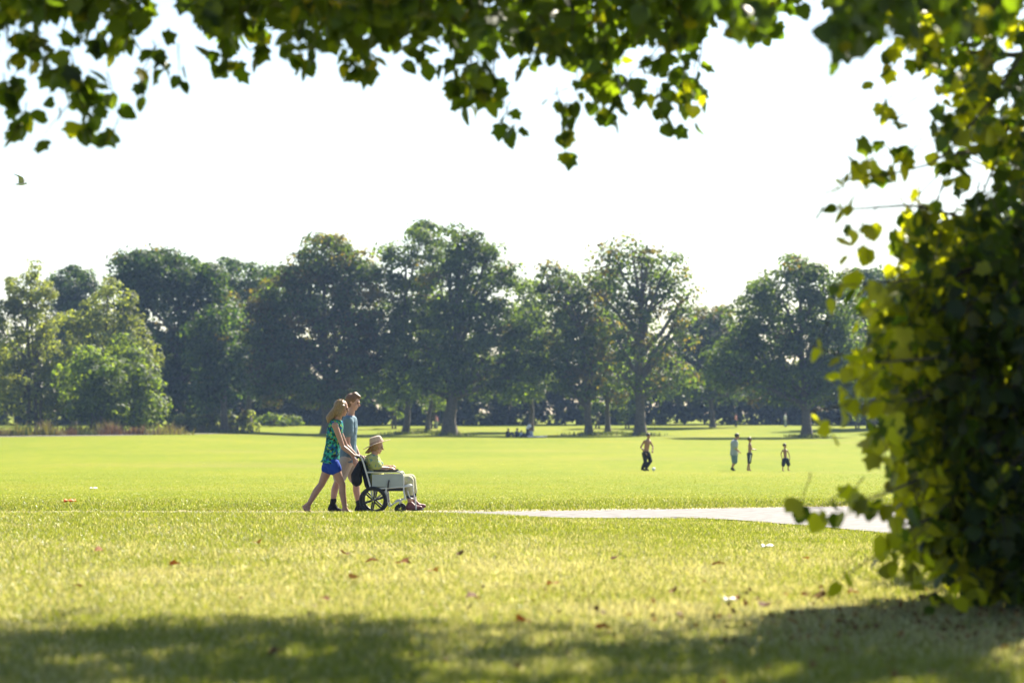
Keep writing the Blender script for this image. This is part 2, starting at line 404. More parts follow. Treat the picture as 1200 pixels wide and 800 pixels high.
tree('broadleaf_tree', 'tall open-crowned tree with brown tufts, sky showing through its right side', 254, 750,
     [(735, 295, 26, 14), (712, 305, 20, 16), (760, 300, 18, 12), (745, 320, 32, 20), (700, 330, 18, 16), (782, 312, 16, 12), (795, 330, 18, 14), (810, 345, 14, 10), (770, 340, 26, 18), (725, 350, 28, 22), (800, 365, 18, 14), (760, 370, 34, 24), (720, 385, 26, 22), (790, 390, 24, 20), (750, 410, 34, 24), (725, 435, 26, 20), (780, 430, 28, 22), (755, 455, 28, 16), (800, 445, 18, 16)],
     'mid', .34, dens=.84, trunk_r=.7, group=GT, fork=.28, per=38)
tree('broadleaf_tree', 'yellowing tree low between the open-crowned tree and the big right tree', 290, 835,
     [(815, 380, 22, 18), (845, 378, 18, 16), (830, 400, 28, 22), (800, 415, 28, 24), (850, 410, 22, 24), (825, 435, 34, 26), (795, 450, 26, 22), (850, 452, 28, 22)],
     'mid', .4, dens=1.1, trunk_r=.4, group=GT)
tree('broadleaf_tree', 'full rounded dark green tree standing alone at the right of the field', 240, 945,
     [(935, 325, 26, 18), (905, 340, 24, 20), (965, 338, 26, 22), (885, 368, 24, 22), (925, 365, 34, 26), (975, 370, 30, 28), (868, 400, 24, 24), (905, 405, 34, 28), (950, 410, 36, 30), (990, 408, 24, 28), (850, 432, 24, 20), (885, 445, 32, 24), (930, 450, 34, 24), (975, 448, 32, 24), (1000, 440, 16, 24), (848, 450, 16, 12)],
     'mid', .03, dens=1.1, trunk_r=.6, group=GT, fork=.25)
tree('broadleaf_tree', 'hazy tree peeping between the big right tree and the foreground lime', 285, 1020,
     [(1005, 335, 22, 16), (1030, 330, 24, 18), (1050, 350, 22, 22), (1020, 370, 34, 28), (1050, 400, 30, 30), (1015, 420, 30, 30), (1045, 450, 34, 26)], 'dark', .1, dens=1.0, trunk_r=.5, group=GT)
tree('broadleaf_tree', 'far tree mostly hidden behind the foreground lime leaves', 275, 1120,
     [(1100, 350, 34, 26), (1140, 345, 34, 28), (1175, 370, 34, 30), (1110, 400, 40, 34), (1160, 420, 40, 34), (1120, 450, 44, 30), (1190, 450, 40, 30)], 'dark', .05, dens=.9, trunk_r=.5, group=GT)
# trees at the left edge
tree('willow_tree', 'airy grey-green willow at the left edge of the field', 236, 42,
     [(38, 318, 9, 13), (34, 336, 15, 16), (12, 342, 12, 17), (50, 345, 12, 14), (22, 356, 18, 16), (35, 360, 18, 18), (60, 350, 12, 14), (8, 375, 16, 20), (45, 390, 26, 24), (15, 410, 24, 26), (60, 420, 24, 26), (30, 445, 28, 26), (70, 455, 20, 24), (10, 465, 24, 24), (50, 480, 26, 18), (-15, 380, 18, 30), (-20, 440, 26, 34)],
     'grey', 0, dens=1.15, trunk_r=.22, group='pale trees at the left edge', leaf=.2, per=60, stems=3, clump=(.5, 1.1))
tree('willow_tree', 'light green leafy willow behind the yellow-green bush', 243, 130,
     [(132, 336, 8, 14), (126, 352, 12, 16), (112, 368, 13, 16), (146, 364, 13, 20), (158, 378, 9, 14), (128, 385, 26, 24), (100, 395, 18, 22), (160, 392, 18, 20), (120, 420, 30, 26), (165, 425, 20, 26), (90, 430, 20, 26), (140, 455, 34, 26), (172, 460, 16, 26), (80, 372, 12, 14)],
     'grey', 0, dens=1.05, trunk_r=.3, group='pale trees at the left edge', leaf=.21, per=60, stems=2, clump=(.6, 1.2))
tree('bush', 'rounded yellow-green bush in front of the light green willow', 230, 112,
     [(106, 424, 12, 16), (95, 445, 16, 18), (125, 448, 18, 22), (140, 440, 9, 16), (100, 465, 24, 24), (130, 475, 24, 22), (110, 488, 30, 16)], 'bright', 0, cat='bush', dens=1.25, trunk_r=.16, stems=3, group='bushes at the left edge', leaf=.24)
tree('bush', 'taller green bush at the right end of the pale left trees', 234, 163,
     [(150, 415, 16, 18), (165, 435, 18, 22), (155, 455, 22, 22), (172, 470, 16, 22), (150, 485, 24, 18), (175, 490, 12, 12)], 'bright', 0, cat='bush', dens=1.2, trunk_r=.16, stems=3, group='bushes at the left edge', leaf=.24)
for px, d, h, lab, pal in [(215, 252, 12, 'low dull shrub under the huge left tree', 'grey'), (240, 256, 16, 'pale scrubby shrub left of the straight-trunked tree', 'grey'),
                        (284, 262, 17, 'straw-coloured shrub right of the straight-trunked tree', 'grey'), (318, 292, 10, 'small lit green bush below the chestnut', 'bright'),
                        (336, 296, 9, 'tiny bright bush at the hedge foot under the chestnut', 'bright')]:
    y0 = 485 + (CAMZ - Hs((px-600)/F*d, d))/d*F
    tree('shrub', lab, d, px, [(px-8, y0-h*.6, 10, h*.55), (px+7, y0-h*.5, 10, h*.5), (px, y0-h, 9, h*.5)], pal, .25, cat='shrub', dens=1.2, trunk_r=.08, leaf=.2, stems=2, group='shrubs by the tree feet', clump=(.4, .8))
for px, py, lab in [(508, 462, 'bright leafy sapling in the gap left of the thickest trunk'), (462, 462, 'sunlit low bush behind the seated man'),
                    (700, 466, 'pale green bush lit behind the thin trunk'), (735, 468, 'lit bush between the thin trunk and the open-crowned tree'),
                    (1005, 470, 'low lit bush right of the big right tree')]:
    d = 284; bx = (px-600)/F*d
    tree('bush', lab, d, px, [(px, py-6, 12, 12), (px+8, py+4, 11, 10), (px-9, py+6, 11, 10), (px, py+16, 12, 10)], 'bright', 0, cat='bush', dens=1.1, trunk_r=.12, leaf=.22, stems=2, group='lit bushes behind the far trees', clump=(.5, .9))

# woodland mass closing the field
def woodland():
    Cs, Ns, Cl, Ss = [], [], [], []
    def clump(x, y, z, rc, m, sz):
        c = np.array([x, y, Hs(x, y) + z]); d = unit(rng.normal(0, 1, (m, 3)))
        Cs.append(c + d*rng.uniform(.3, 1, (m, 1))*rc*np.array([1, 1, .85])); Ns.append(d + rng.normal(0, .6, (m, 3)))
        Cl.append(palcol('hedge', m)*rng.uniform(.6, 1.4)); Ss.append(rng.uniform(.7, 1.2, m)*sz)
    top = lambda x: 8.5 + 2.2*math.sin(x*.11+1) + 1.4*math.sin(x*.31) + 1.0*math.sin(x*.83)
    for _ in range(3300):
        x = rng.uniform(-92, 92); y = 305 + rng.random()**1.4*9 + 3*math.sin(x*.07); clump(x, y, rng.random()*(top(x) + (y-305)*.3), rng.uniform(.9, 1.7), 44, .42)
    for _ in range(1500):
        x = rng.uniform(70, 330)*(1 if rng.random() < .5 else -1); y = 306 + rng.uniform(0, 14) - (abs(x)-70)*.25; clump(x, y, rng.random()**.7*13, rng.uniform(1.6, 2.8), 26, 1.0)
    C = np.concatenate(Cs); V, Fc = quads(C, np.concatenate(Ss), np.concatenate(Ns))
    o = np_mesh('woodland', V, Fc, M['far_leaf'], col=np.repeat(np.concatenate(Cl), 4, 0))
    tag(o, 'dark hazy belt of woodland closing the far side of the field', 'woodland', kind='stuff')
woodland()

# ------------------------------------------------------------------ grass
def blades(name, X, Y, hgt, wid, label, straw, dim=1.0, mat=None):
    n = len(X); Z = H(X, Y)
    base = np.stack([X, Y, Z - .004], -1)
    a = rng.uniform(0, 2*np.pi, n); side = np.stack([np.cos(a), np.sin(a), np.zeros(n)], -1)
    b = rng.uniform(0, 2*np.pi, n); ln = np.stack([np.cos(b), np.sin(b), np.zeros(n)], -1)
    h = hgt*rng.uniform(.5, 1.35, n); w = wid*rng.uniform(.7, 1.3, n); le = h*rng.uniform(.15, 1.0, n)
    up = np.array([0, 0, 1.0])
    v0 = base - side*w[:, None]; v1 = base + side*w[:, None]
    mid = base + up*(h*.62)[:, None] + ln*(le*.35)[:, None]
    v2 = mid + side*(w*.8)[:, None]; v3 = mid - side*(w*.8)[:, None]
    tip = base + up*h[:, None] + ln*le[:, None]
    V = np.stack([v0, v1, v2, v3, tip], 1).reshape(-1, 3)
    i = np.arange(n)*5
    q = np.stack([i, i+1, i+2, i+3], -1); t = np.stack([i+3, i+2, i+4], -1)
    green = np.array([[.155, .20, .022], [.20, .245, .027], [.255, .285, .042]])[rng.integers(0, 3, n)]
    st = np.array([[.40, .38, .22], [.34, .32, .16], [.52, .50, .34]])[rng.integers(0, 3, n)]
    s = rng.random(n) < straw
    c = np.where(s[:, None], st, green)*rng.uniform(.75, 1.25, (n, 1))*dim*.92
    o = np_mesh(name, V, [q, t], mat or M['blade'], col=np.repeat(c, 5, 0))
    tag(o, label, 'grass', kind='stuff'); return o
def branch_mask(X, Y):
    l = np.interp(-Y, [-p[1] for p in br_l], [p[0] for p in br_l]); r = np.interp(-Y, [-p[1] for p in br_r], [p[0] for p in br_r])
    n_ = np.interp(X, [p[0] for p in near_edge], [p[1] for p in near_edge]); f_ = np.interp(X, [p[0] for p in far_edge], [p[1] for p in far_edge])
    return ~(((X > l-.02) & (X < r+.02) & (Y < 36)) | ((Y > n_-.03) & (Y < f_+.03)))
def vn(X, Y, s, seed):     # cheap smooth value noise
    g_ = np.random.default_rng(seed).random((128, 128)); x = X/s; y = Y/s
    xi = np.floor(x).astype(int); yi = np.floor(y).astype(int); fx = x-xi; fy = y-yi; fx = fx*fx*(3-2*fx); fy = fy*fy*(3-2*fy)
    q = lambda a, b: g_[a % 128, b % 128]
    return (q(xi, yi)*(1-fx)+q(xi+1, yi)*fx)*(1-fy)+(q(xi, yi+1)*(1-fx)+q(xi+1, yi+1)*fx)*fy
n = 1060000
Y = 7.5*(35.5/7.5)**rng.random(n)**.92; U_ = rng.uniform(-1, 1, n); X = U_*(.235*Y + 3.2)
k = (rng.random(n) < 1.15 - sstep(np.abs(X) - .235*Y, .8, 3.2)) & branch_mask(X, Y) & (rng.random(n) < .62 + .5*vn(X, Y, .35, 3)); X, Y = X[k], Y[k]
dry = sstep(Y, 11, 14)*(1-sstep(Y, 17, 24))
litter = np.clip(1.4 - ((X-2.9)/3.0)**2 - ((Y-12.7)/1.9)**2, 0, 1)
k = rng.random(len(X)) > .55*litter*(vn(X, Y, .5, 81) > .4); X, Y, dry, litter = X[k], Y[k], dry[k], litter[k]
straw = .12 + .4*litter + .42*dry*(.35 + vn(X, Y, 1.2, 5)) + .25*(vn(X, Y, .8, 9) > .62)
blades('lawn_grass', X, Y, .030 + .014*vn(X, Y, .6, 4), .0015 + .00006*Y, 'short sunlit lawn grass flecked with dry straw blades in the foreground', straw)
n = 230000
Y = rng.uniform(35.5, 49, n); X = rng.uniform(-14, 15, n)
Fe = np.interp(X, [p[0] for p in far_edge], [p[1] for p in far_edge])
den = np.exp(-np.clip(Y-Fe-.2, 0, 99)/3.4)
k = branch_mask(X, Y) & (Y > Fe-.0) & (rng.random(n) < den*(.45 + .55*vn(X, Y, .3, 7))); X, Y = X[k], Y[k]
blades('verge_grass', X, Y, .03+.04*vn(X, Y, .9, 6)**2, .006, 'rougher longer grass along the far edge of the path', .15 + 0*X, dim=.78)
# grass of the open field, thinning into the distance
n = 260000
Y = 38*(130/38)**rng.random(n); X = rng.uniform(-1, 1, n)*(.225*Y + 2)
Fe = np.interp(X, [p[0] for p in far_edge], [p[1] for p in far_edge])
k = (Y > Fe + .4) & (rng.random(n) < 1.05 - sstep(Y, 44, 125)); X, Y = X[k], Y[k]
blades('field_grass', X, Y, .015 + 0*X, .006 + .00008*Y, 'mown bright grass of the open field', .1 + .1*(vn(X, Y, 6, 12) > .6))
# rough reddish and straw weeds at the left tree feet
def weeds(name, label, x0, x1, y0, y1, n, h, cols):
    X = rng.uniform(x0, x1, n); Y = y0 + (X-x0)/(x1-x0)*(y1-y0) + rng.uniform(-2.5, 2.5, n)
    k = rng.random(n) < (.1 + 1.3*vn(X, Y, 1.3, 21))*np.clip((x1-X)/7, 0, 1)*np.clip((X-x0)/4, 0, 1); X, Y = X[k], Y[k]; n = len(X)
    o = blades(name, X, Y, h*(.15+1.1*vn(X, Y, 1.7, 31)**1.5), .05 + 0*X, label, 0*X, mat=M['weed'])
    a = o.data.attributes["tint"]; c = np.ones((n, 5, 4), np.float32)
    sel = np.floor(vn(X, Y, 3.0, 41)*len(cols)*.999).astype(int)
    c[..., :3] = (np.array(cols)[np.clip(sel, 0, len(cols)-1)]*rng.uniform(.7, 1.3, (n, 1)))[:, None]
    a.data.foreach_set("color", c.ravel())
weeds('tall_weeds', 'tall reddish and straw weeds below the pale left trees', -64, -30, 207, 230, 8500, 1.1,
      [(.07, .08, .03), (.12, .065, .04), (.15, .12, .06), (.17, .15, .04), (.07, .10, .03)])
weeds('tall_weeds', 'straw-coloured weeds at the foot of the dark left tree', -36, -27, 244, 262, 2200, 1.3,
      [(.17, .13, .07), (.14, .13, .06), (.12, .08, .04)])
for px, d in [(475, 262), (501, 266), (527, 256), (690, 256), (712, 262), (750, 254), (945, 240), (263, 250)]:
    bx = (px-600)/F*d; q = 260
    X = bx + rng.normal(0, 1.1, q); Yy = d + rng.normal(0, .9, q) - .4
    blades('trunk_grass', X, Yy, .35 + 0*X, .05, 'unmown tuft of grass at a far tree foot, trunk at %s' % {475:'narrow airy tree', 501:'slender young tree', 527:'tallest tree', 690:'lopsided tree', 712:'thin-trunked tree', 750:'open-crowned tree', 945:'lone right tree', 263:'straight-trunked left tree'}[px], .1 + 0*X, dim=.6, mat=M['weed'])

# ------------------------------------------------------------------ near foliage: real leaf shapes on twigs
def leaf_template(kind):
    if kind == 0:   # heart-shaped, toothed
        h = [(.17, -.07), (.36, -.02), (.42, .14), (.52, .24), (.46, .40), (.44, .54), (.31, .64), (.26, .78), (.10, .88)]
    else:           # shallow-lobed
        h = [(.14, -.05), (.40, .02), (.54, .20), (.40, .30), (.50, .52), (.56, .66), (.34, .64), (.20, .78), (.10, .90)]
    R_ = [(x, y, .16*abs(x)**1.2 - .10*y*y) for x, y in h]; L_ = [(-x, y, z) for x, y, z in R_]
    V = [(0, 0, 0), (0, .42, -.01), (0, 1.0, -.12)] + R_ + L_
    n = len(h); T = []
    for o, s in ((3, 1), (3+n, -1)):
        ids = [0] + list(range(o, o+n)) + [2]
        for a, b in zip(ids[:-1], ids[1:]): T.append((1, a, b) if s > 0 else (1, b, a))
    return np.array(V, float), np.array(T)
TPL = [leaf_template(0), leaf_template(1)]
def leaves_mesh(name, pos, down, size, col, mat, parent=None):
    """pos: petiole ends, down: leaf axis direction"""
    Vs, Fs, Cs, off = [], [], [], 0
    kind = rng.integers(0, 2, len(pos))
    for kd in (0, 1):
        m = kind == kd; p = pos[m]; n = len(p)
        if not n: continue
        Y = unit(down[m]); Z = unit(np.cross(Y, unit(rng.normal(0, 1, (n, 3))))); X = np.cross(Y, Z)
        T, tr = TPL[kd]; s = size[m][:, None, None]
        asp = rng.uniform(.8, 1.1, (n, 1, 1)); curl = rng.uniform(.2, 1.8, (n, 1, 1))
        V = p[:, None] + s*(T[None, :, 0:1]*asp*X[:, None] + T[None, :, 1:2]*Y[:, None] + T[None, :, 2:3]*curl*Z[:, None])
        Vs.append(V.reshape(-1, 3)); Fs.append((tr[None] + (np.arange(n)*len(T))[:, None, None] + off).reshape(-1, 3))
        Cs.append(np.repeat(col[m], len(T), 0)); off += n*len(T)
    return np_mesh(name, np.concatenate(Vs), np.concatenate(Fs), mat, col=np.concatenate(Cs), parent=parent)
def near_cols(n, yellow=.06):
    p = np.array([(0.0160, 0.0304, 0.0064), (0.0224, 0.0384, 0.0072), (0.0304, 0.0480, 0.0080), (0.0192, 0.0352, 0.0080)])[rng.integers(0, 4, n)]
    y = np.array([(0.0560, 0.0680, 0.0080), (0.0800, 0.0800, 0.0096)])[rng.integers(0, 2, n)]
    return np.where((rng.random(n) < yellow)[:, None], y, p)*rng.uniform(.8, 1.25, (n, 1))*.62
class Spray:
    def __init__(s): s.pos, s.dn, s.sz, s.paths, s.br = [], [], [], [], []
    def spray(s, a, b, n, size, spread=.06, thick=.004, young=0.0):  # young: share of leaves with backlight painted into their colour
        """a twig from a to b carrying n leaves"""
        tw = bend(a, b, 7, .1, -.02); s.paths.append((tw, np.linspace(thick, .0012, 7)))
        t = rng.uniform(.15, 1.0, n); t[0] = 1
        p = np.stack([np.interp(t, np.linspace(0, 1, 7), tw[:, i]) for i in range(3)], -1)
        ax = unit(tw[-1]-tw[0]); dn = unit(ax*.5 + rng.normal(0, .75, (n, 3)) + np.array([0, 0, -.75]))
        p2 = p + dn*rng.uniform(.02, spread, (n, 1)) + rng.normal(0, spread*.35, (n, 3))
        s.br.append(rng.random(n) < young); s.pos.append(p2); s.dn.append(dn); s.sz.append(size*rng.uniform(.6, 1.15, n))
        for q in range(n):
            if q % 2 == 0: s.paths.append((np.stack([p[q], p2[q]]), np.array([.0012, .001])))
    def build(s, root, yellow=.06, woodpaths=()):
        pos = np.concatenate(s.pos); n = len(pos)
        c = near_cols(n, yellow); yb = np.concatenate(s.br); c[yb] = np.array([.066, .074, .006])*rng.uniform(.7, 1.3, (yb.sum(), 1))  # marked leaves take a lighter yellow that imitates sun shining through
        leaves_mesh('leaves', pos, np.concatenate(s.dn), np.concatenate(s.sz), c, M['near_leaf'], root)
        V, Fc = tube(s.paths, 5); np_mesh('twigs', V, Fc, M['twig'], parent=root, smooth=True)
        if woodpaths:
            V, Fc = tube(woodpaths, 10); np_mesh('trunk', V, Fc, M['bark'], parent=root, smooth=True)
        return n
def pin(poly, x, y):
    c = False; n = len(poly)
    for i in range(n):
        x1, y1 = poly[i]; x2, y2 = poly[i-1]
        if (y1 > y) != (y2 > y) and x < (x2-x1)*(y-y1)/(y2-y1)+x1: c = not c
    return c

# --- tree overhead: trunk out of view at the left, limbs reaching over the lawn
def overhead():
    base = np.array([-7.6, 11.5, 0.0]); root = empty('overhanging_tree', tuple(base))
    tag(root, 'large broadleaf tree whose low leafy boughs hang across the top of the view', 'tree')
    S = Spray(); wood = []
    tr = bend(base, base+np.array([.5, .6, 9]), 12, .02); wood.append((tr, np.linspace(.42, .16, 12)))
    hub = tr[5]
    limbs = []
    for e in [(-3.0, 14.2, 4.15), (1.2, 15.0, 4.05), (3.8, 15.5, 4.5), (-1.0, 17.5, 5.2), (4.6, 17.2, 5.6), (-4.5, 18, 5.6), (.5, 12, 5.0), (6.5, 14, 6.0), (-4, 11, 5.4), (2.5, 18.6, 5.9)]:
        L = bend(hub + rng.normal(0, .15, 3), e, 16, .05, .05); limbs.append(L); wood.append((L, np.linspace(.13, .018, 16)))
    def lit_gap(x, y, z):      # openings in the crown that let sun patches through
        lx_, ly_ = x - .533*z, y - .887*z
        if ly_ > 13.1 + .35*math.sin(lx_*1.7) + .2*math.sin(lx_*4.1+1) - .25*max(0, lx_): return True
        v = vn(np.array([lx_+20]), np.array([(ly_)*2.6]), 1.15, 303)[0]
        return ly_ > 9.9 and v > (.42 if lx_ > -.6 else .78)
    allp = np.concatenate([l[4:] for l in limbs])
    def near_pt(q):
        d = np.linalg.norm(allp-q-np.array([0, 0, .25]), axis=1); return allp[np.argmin(d)]
    # hanging foliage seen along the top: outline per image column
    xs = [0, 20, 45, 70, 100, 130, 160, 175, 195, 212, 222, 250, 262, 285, 310, 335, 358, 372, 395, 410, 430, 450, 470, 495, 515, 535, 550, 575, 600, 612, 640, 655, 672, 685, 700, 725, 742, 765, 790, 812, 825, 840, 870, 892, 905, 950, 965, 1000]
    ys = [95, 100, 70, 95, 110, 60, 70, 95, 95, 60, 12, 60, 90, 75, 60, 65, 95, 55, 55, 85, 92, 60, 60, 80, 85, 120, 130, 125, 150, 90, 100, 150, 178, 110, 110, 128, 90, 105, 130, 120, 50, 25, 32, 48, 18, 8, 10, 30]
    gap = [(168, 220), (905, 975)]
    cnt = 0
    while cnt < 820:
        px = rng.uniform(-60, 1000); lim = np.interp(px, xs, ys); py = rng.uniform(-55, max(lim, -20))
        if any(a < px < b for a, b in gap) and rng.random() < .93: continue
        if px < 225 and (py > 12 or px > 150) and rng.random() < .84: continue
        d = rng.uniform(12.2, 15.6) if px < 600 else rng.uniform(12.8, 16.2)
        if py > lim*.55 and rng.random() < .7: continue
        if vn(np.array([px]), np.array([py]), 26, 55)[0] < .44 and py > lim*.45: continue
        e = P(px, py-10, d); a = e + np.array([rng.normal(0, .12), rng.normal(0, .12), rng.uniform(.14, .34)])
        S.spray(a, e, rng.integers(5, 10), .105, .06)
        if cnt % 3 == 0:
            q = near_pt(a); S.paths.append((bend(q, a, 7, .07), np.linspace(.009, .004, 7)))
        cnt += 1
    # separate dangling sprays that make the ragged lower outline
    for px, py, k, d in [(20, 132, 7, 13), (22, 160, 5, 13.4), (95, 118, 8, 13.2), (108, 135, 6, 13.4), (100, 150, 6, 13), (72, 118, 4, 13.2), (132, 172, 3, 13), (145, 150, 2, 13.1), (52, 165, 1, 13), (160, 112, 2, 13), (190, 85, 7, 13.6), (208, 98, 2, 13.6), (130, 62, 9, 13.8), (150, 50, 8, 13.8), (25, 75, 8, 13.4), (40, 60, 8, 13.6),
                         (30, 20, 12, 13.4), (60, 15, 12, 13.6), (100, 20, 12, 13.8), (10, 40, 10, 13.4), (135, 15, 10, 13.8), (8, 110, 6, 13.4), (60, 85, 5, 13.4), (230, 14, 3, 14), (265, 92, 7, 13.8), (300, 70, 6, 14), (352, 88, 5, 14), (378, 50, 3, 14), (412, 85, 6, 13.6), (428, 95, 5, 13.7), (462, 80, 1, 13.8),
                         (545, 125, 8, 14), (540, 105, 6, 14), (585, 150, 3, 14), (600, 160, 2, 14), (573, 105, 8, 14), (660, 135, 4, 14), (667, 160, 3, 14), (664, 178, 3, 14), (675, 125, 3, 14), (715, 120, 6, 14.4), (718, 135, 4, 14.4), (700, 105, 5, 14.4), (757, 112, 3, 14.4), (775, 150, 2, 14.3), (790, 105, 5, 14.2), (800, 120, 4, 14.2), (770, 140, 3, 14.4), (812, 140, 2, 14.2), (795, 155, 1, 14.2),
                         (835, 20, 8, 13), (860, 18, 8, 13), (880, 40, 4, 12.8), (895, 12, 5, 13), (940, 6, 2, 12.6), (815, 10, 8, 13.4)]:
        e = P(px, py-8, d + rng.normal(0, .15)); a = e + np.array([rng.normal(0, .06), rng.normal(0, .1), rng.uniform(.12, .25)])
        S.spray(a, e, int(k*1.5)+1, .105, .055, young=.1)  # a few leaves tinted to look backlit
    for px, py in [(985, 62), (1000, 38), (1015, 15), (1045, 25), (1072, 42), (1100, 18), (1130, 34), (1160, 14), (984, 74), (1030, 48), (1060, 8), (1110, 40), (1150, 40), (1185, 20), (1010, 55), (990, 20), (860, 14), (835, 8), (885, 40), (880, 20)]:
        e = P(px, py-14, 10.4 + rng.normal(0, .25)); S.spray(e + np.array([rng.normal(0, .05), rng.normal(0, .08), rng.uniform(.10, .2)]), e, 8, .10, .05)
    # the rest of the crown, above the view, dappling the lawn
    for L in limbs:
        for _ in range(110):
            i = rng.integers(5, 16); q = L[i] + rng.normal(0, 1, 3)*np.array([.9, .75, .3]) + np.array([0, 0, .55])
            top = CAMZ + q[1]*.172 + .25
            if q[2] < top: q[2] = top + rng.random()*.4
            if q[0] > .5 and vn(np.array([q[0]]), np.array([q[1]]), .8, 77)[0] < .5: continue
            if lit_gap(*q): continue
            a = L[i-1] if rng.random() < .15 else q + rng.normal(0, .15, 3)
            S.spray(a, q, rng.integers(7, 13), .15, .16)
    for _ in range(1900):    # upper storey
        x, y = rng.uniform(-8, 5), rng.uniform(9.5, 18.2)
        if vn(np.array([x]), np.array([y]), 1.0, 66)[0] < (.30 if x < 2.6 else .5): continue
        z = 5.6 + rng.random()*2.2
        if lit_gap(x, y, z): continue
        q = np.array([x, y, z]); S.spray(q + rng.normal(0, .3, 3), q, 11, .15, .2)
    n = S.build(root, .05, wood); finish(root); print('overhead leaves', n)
overhead()

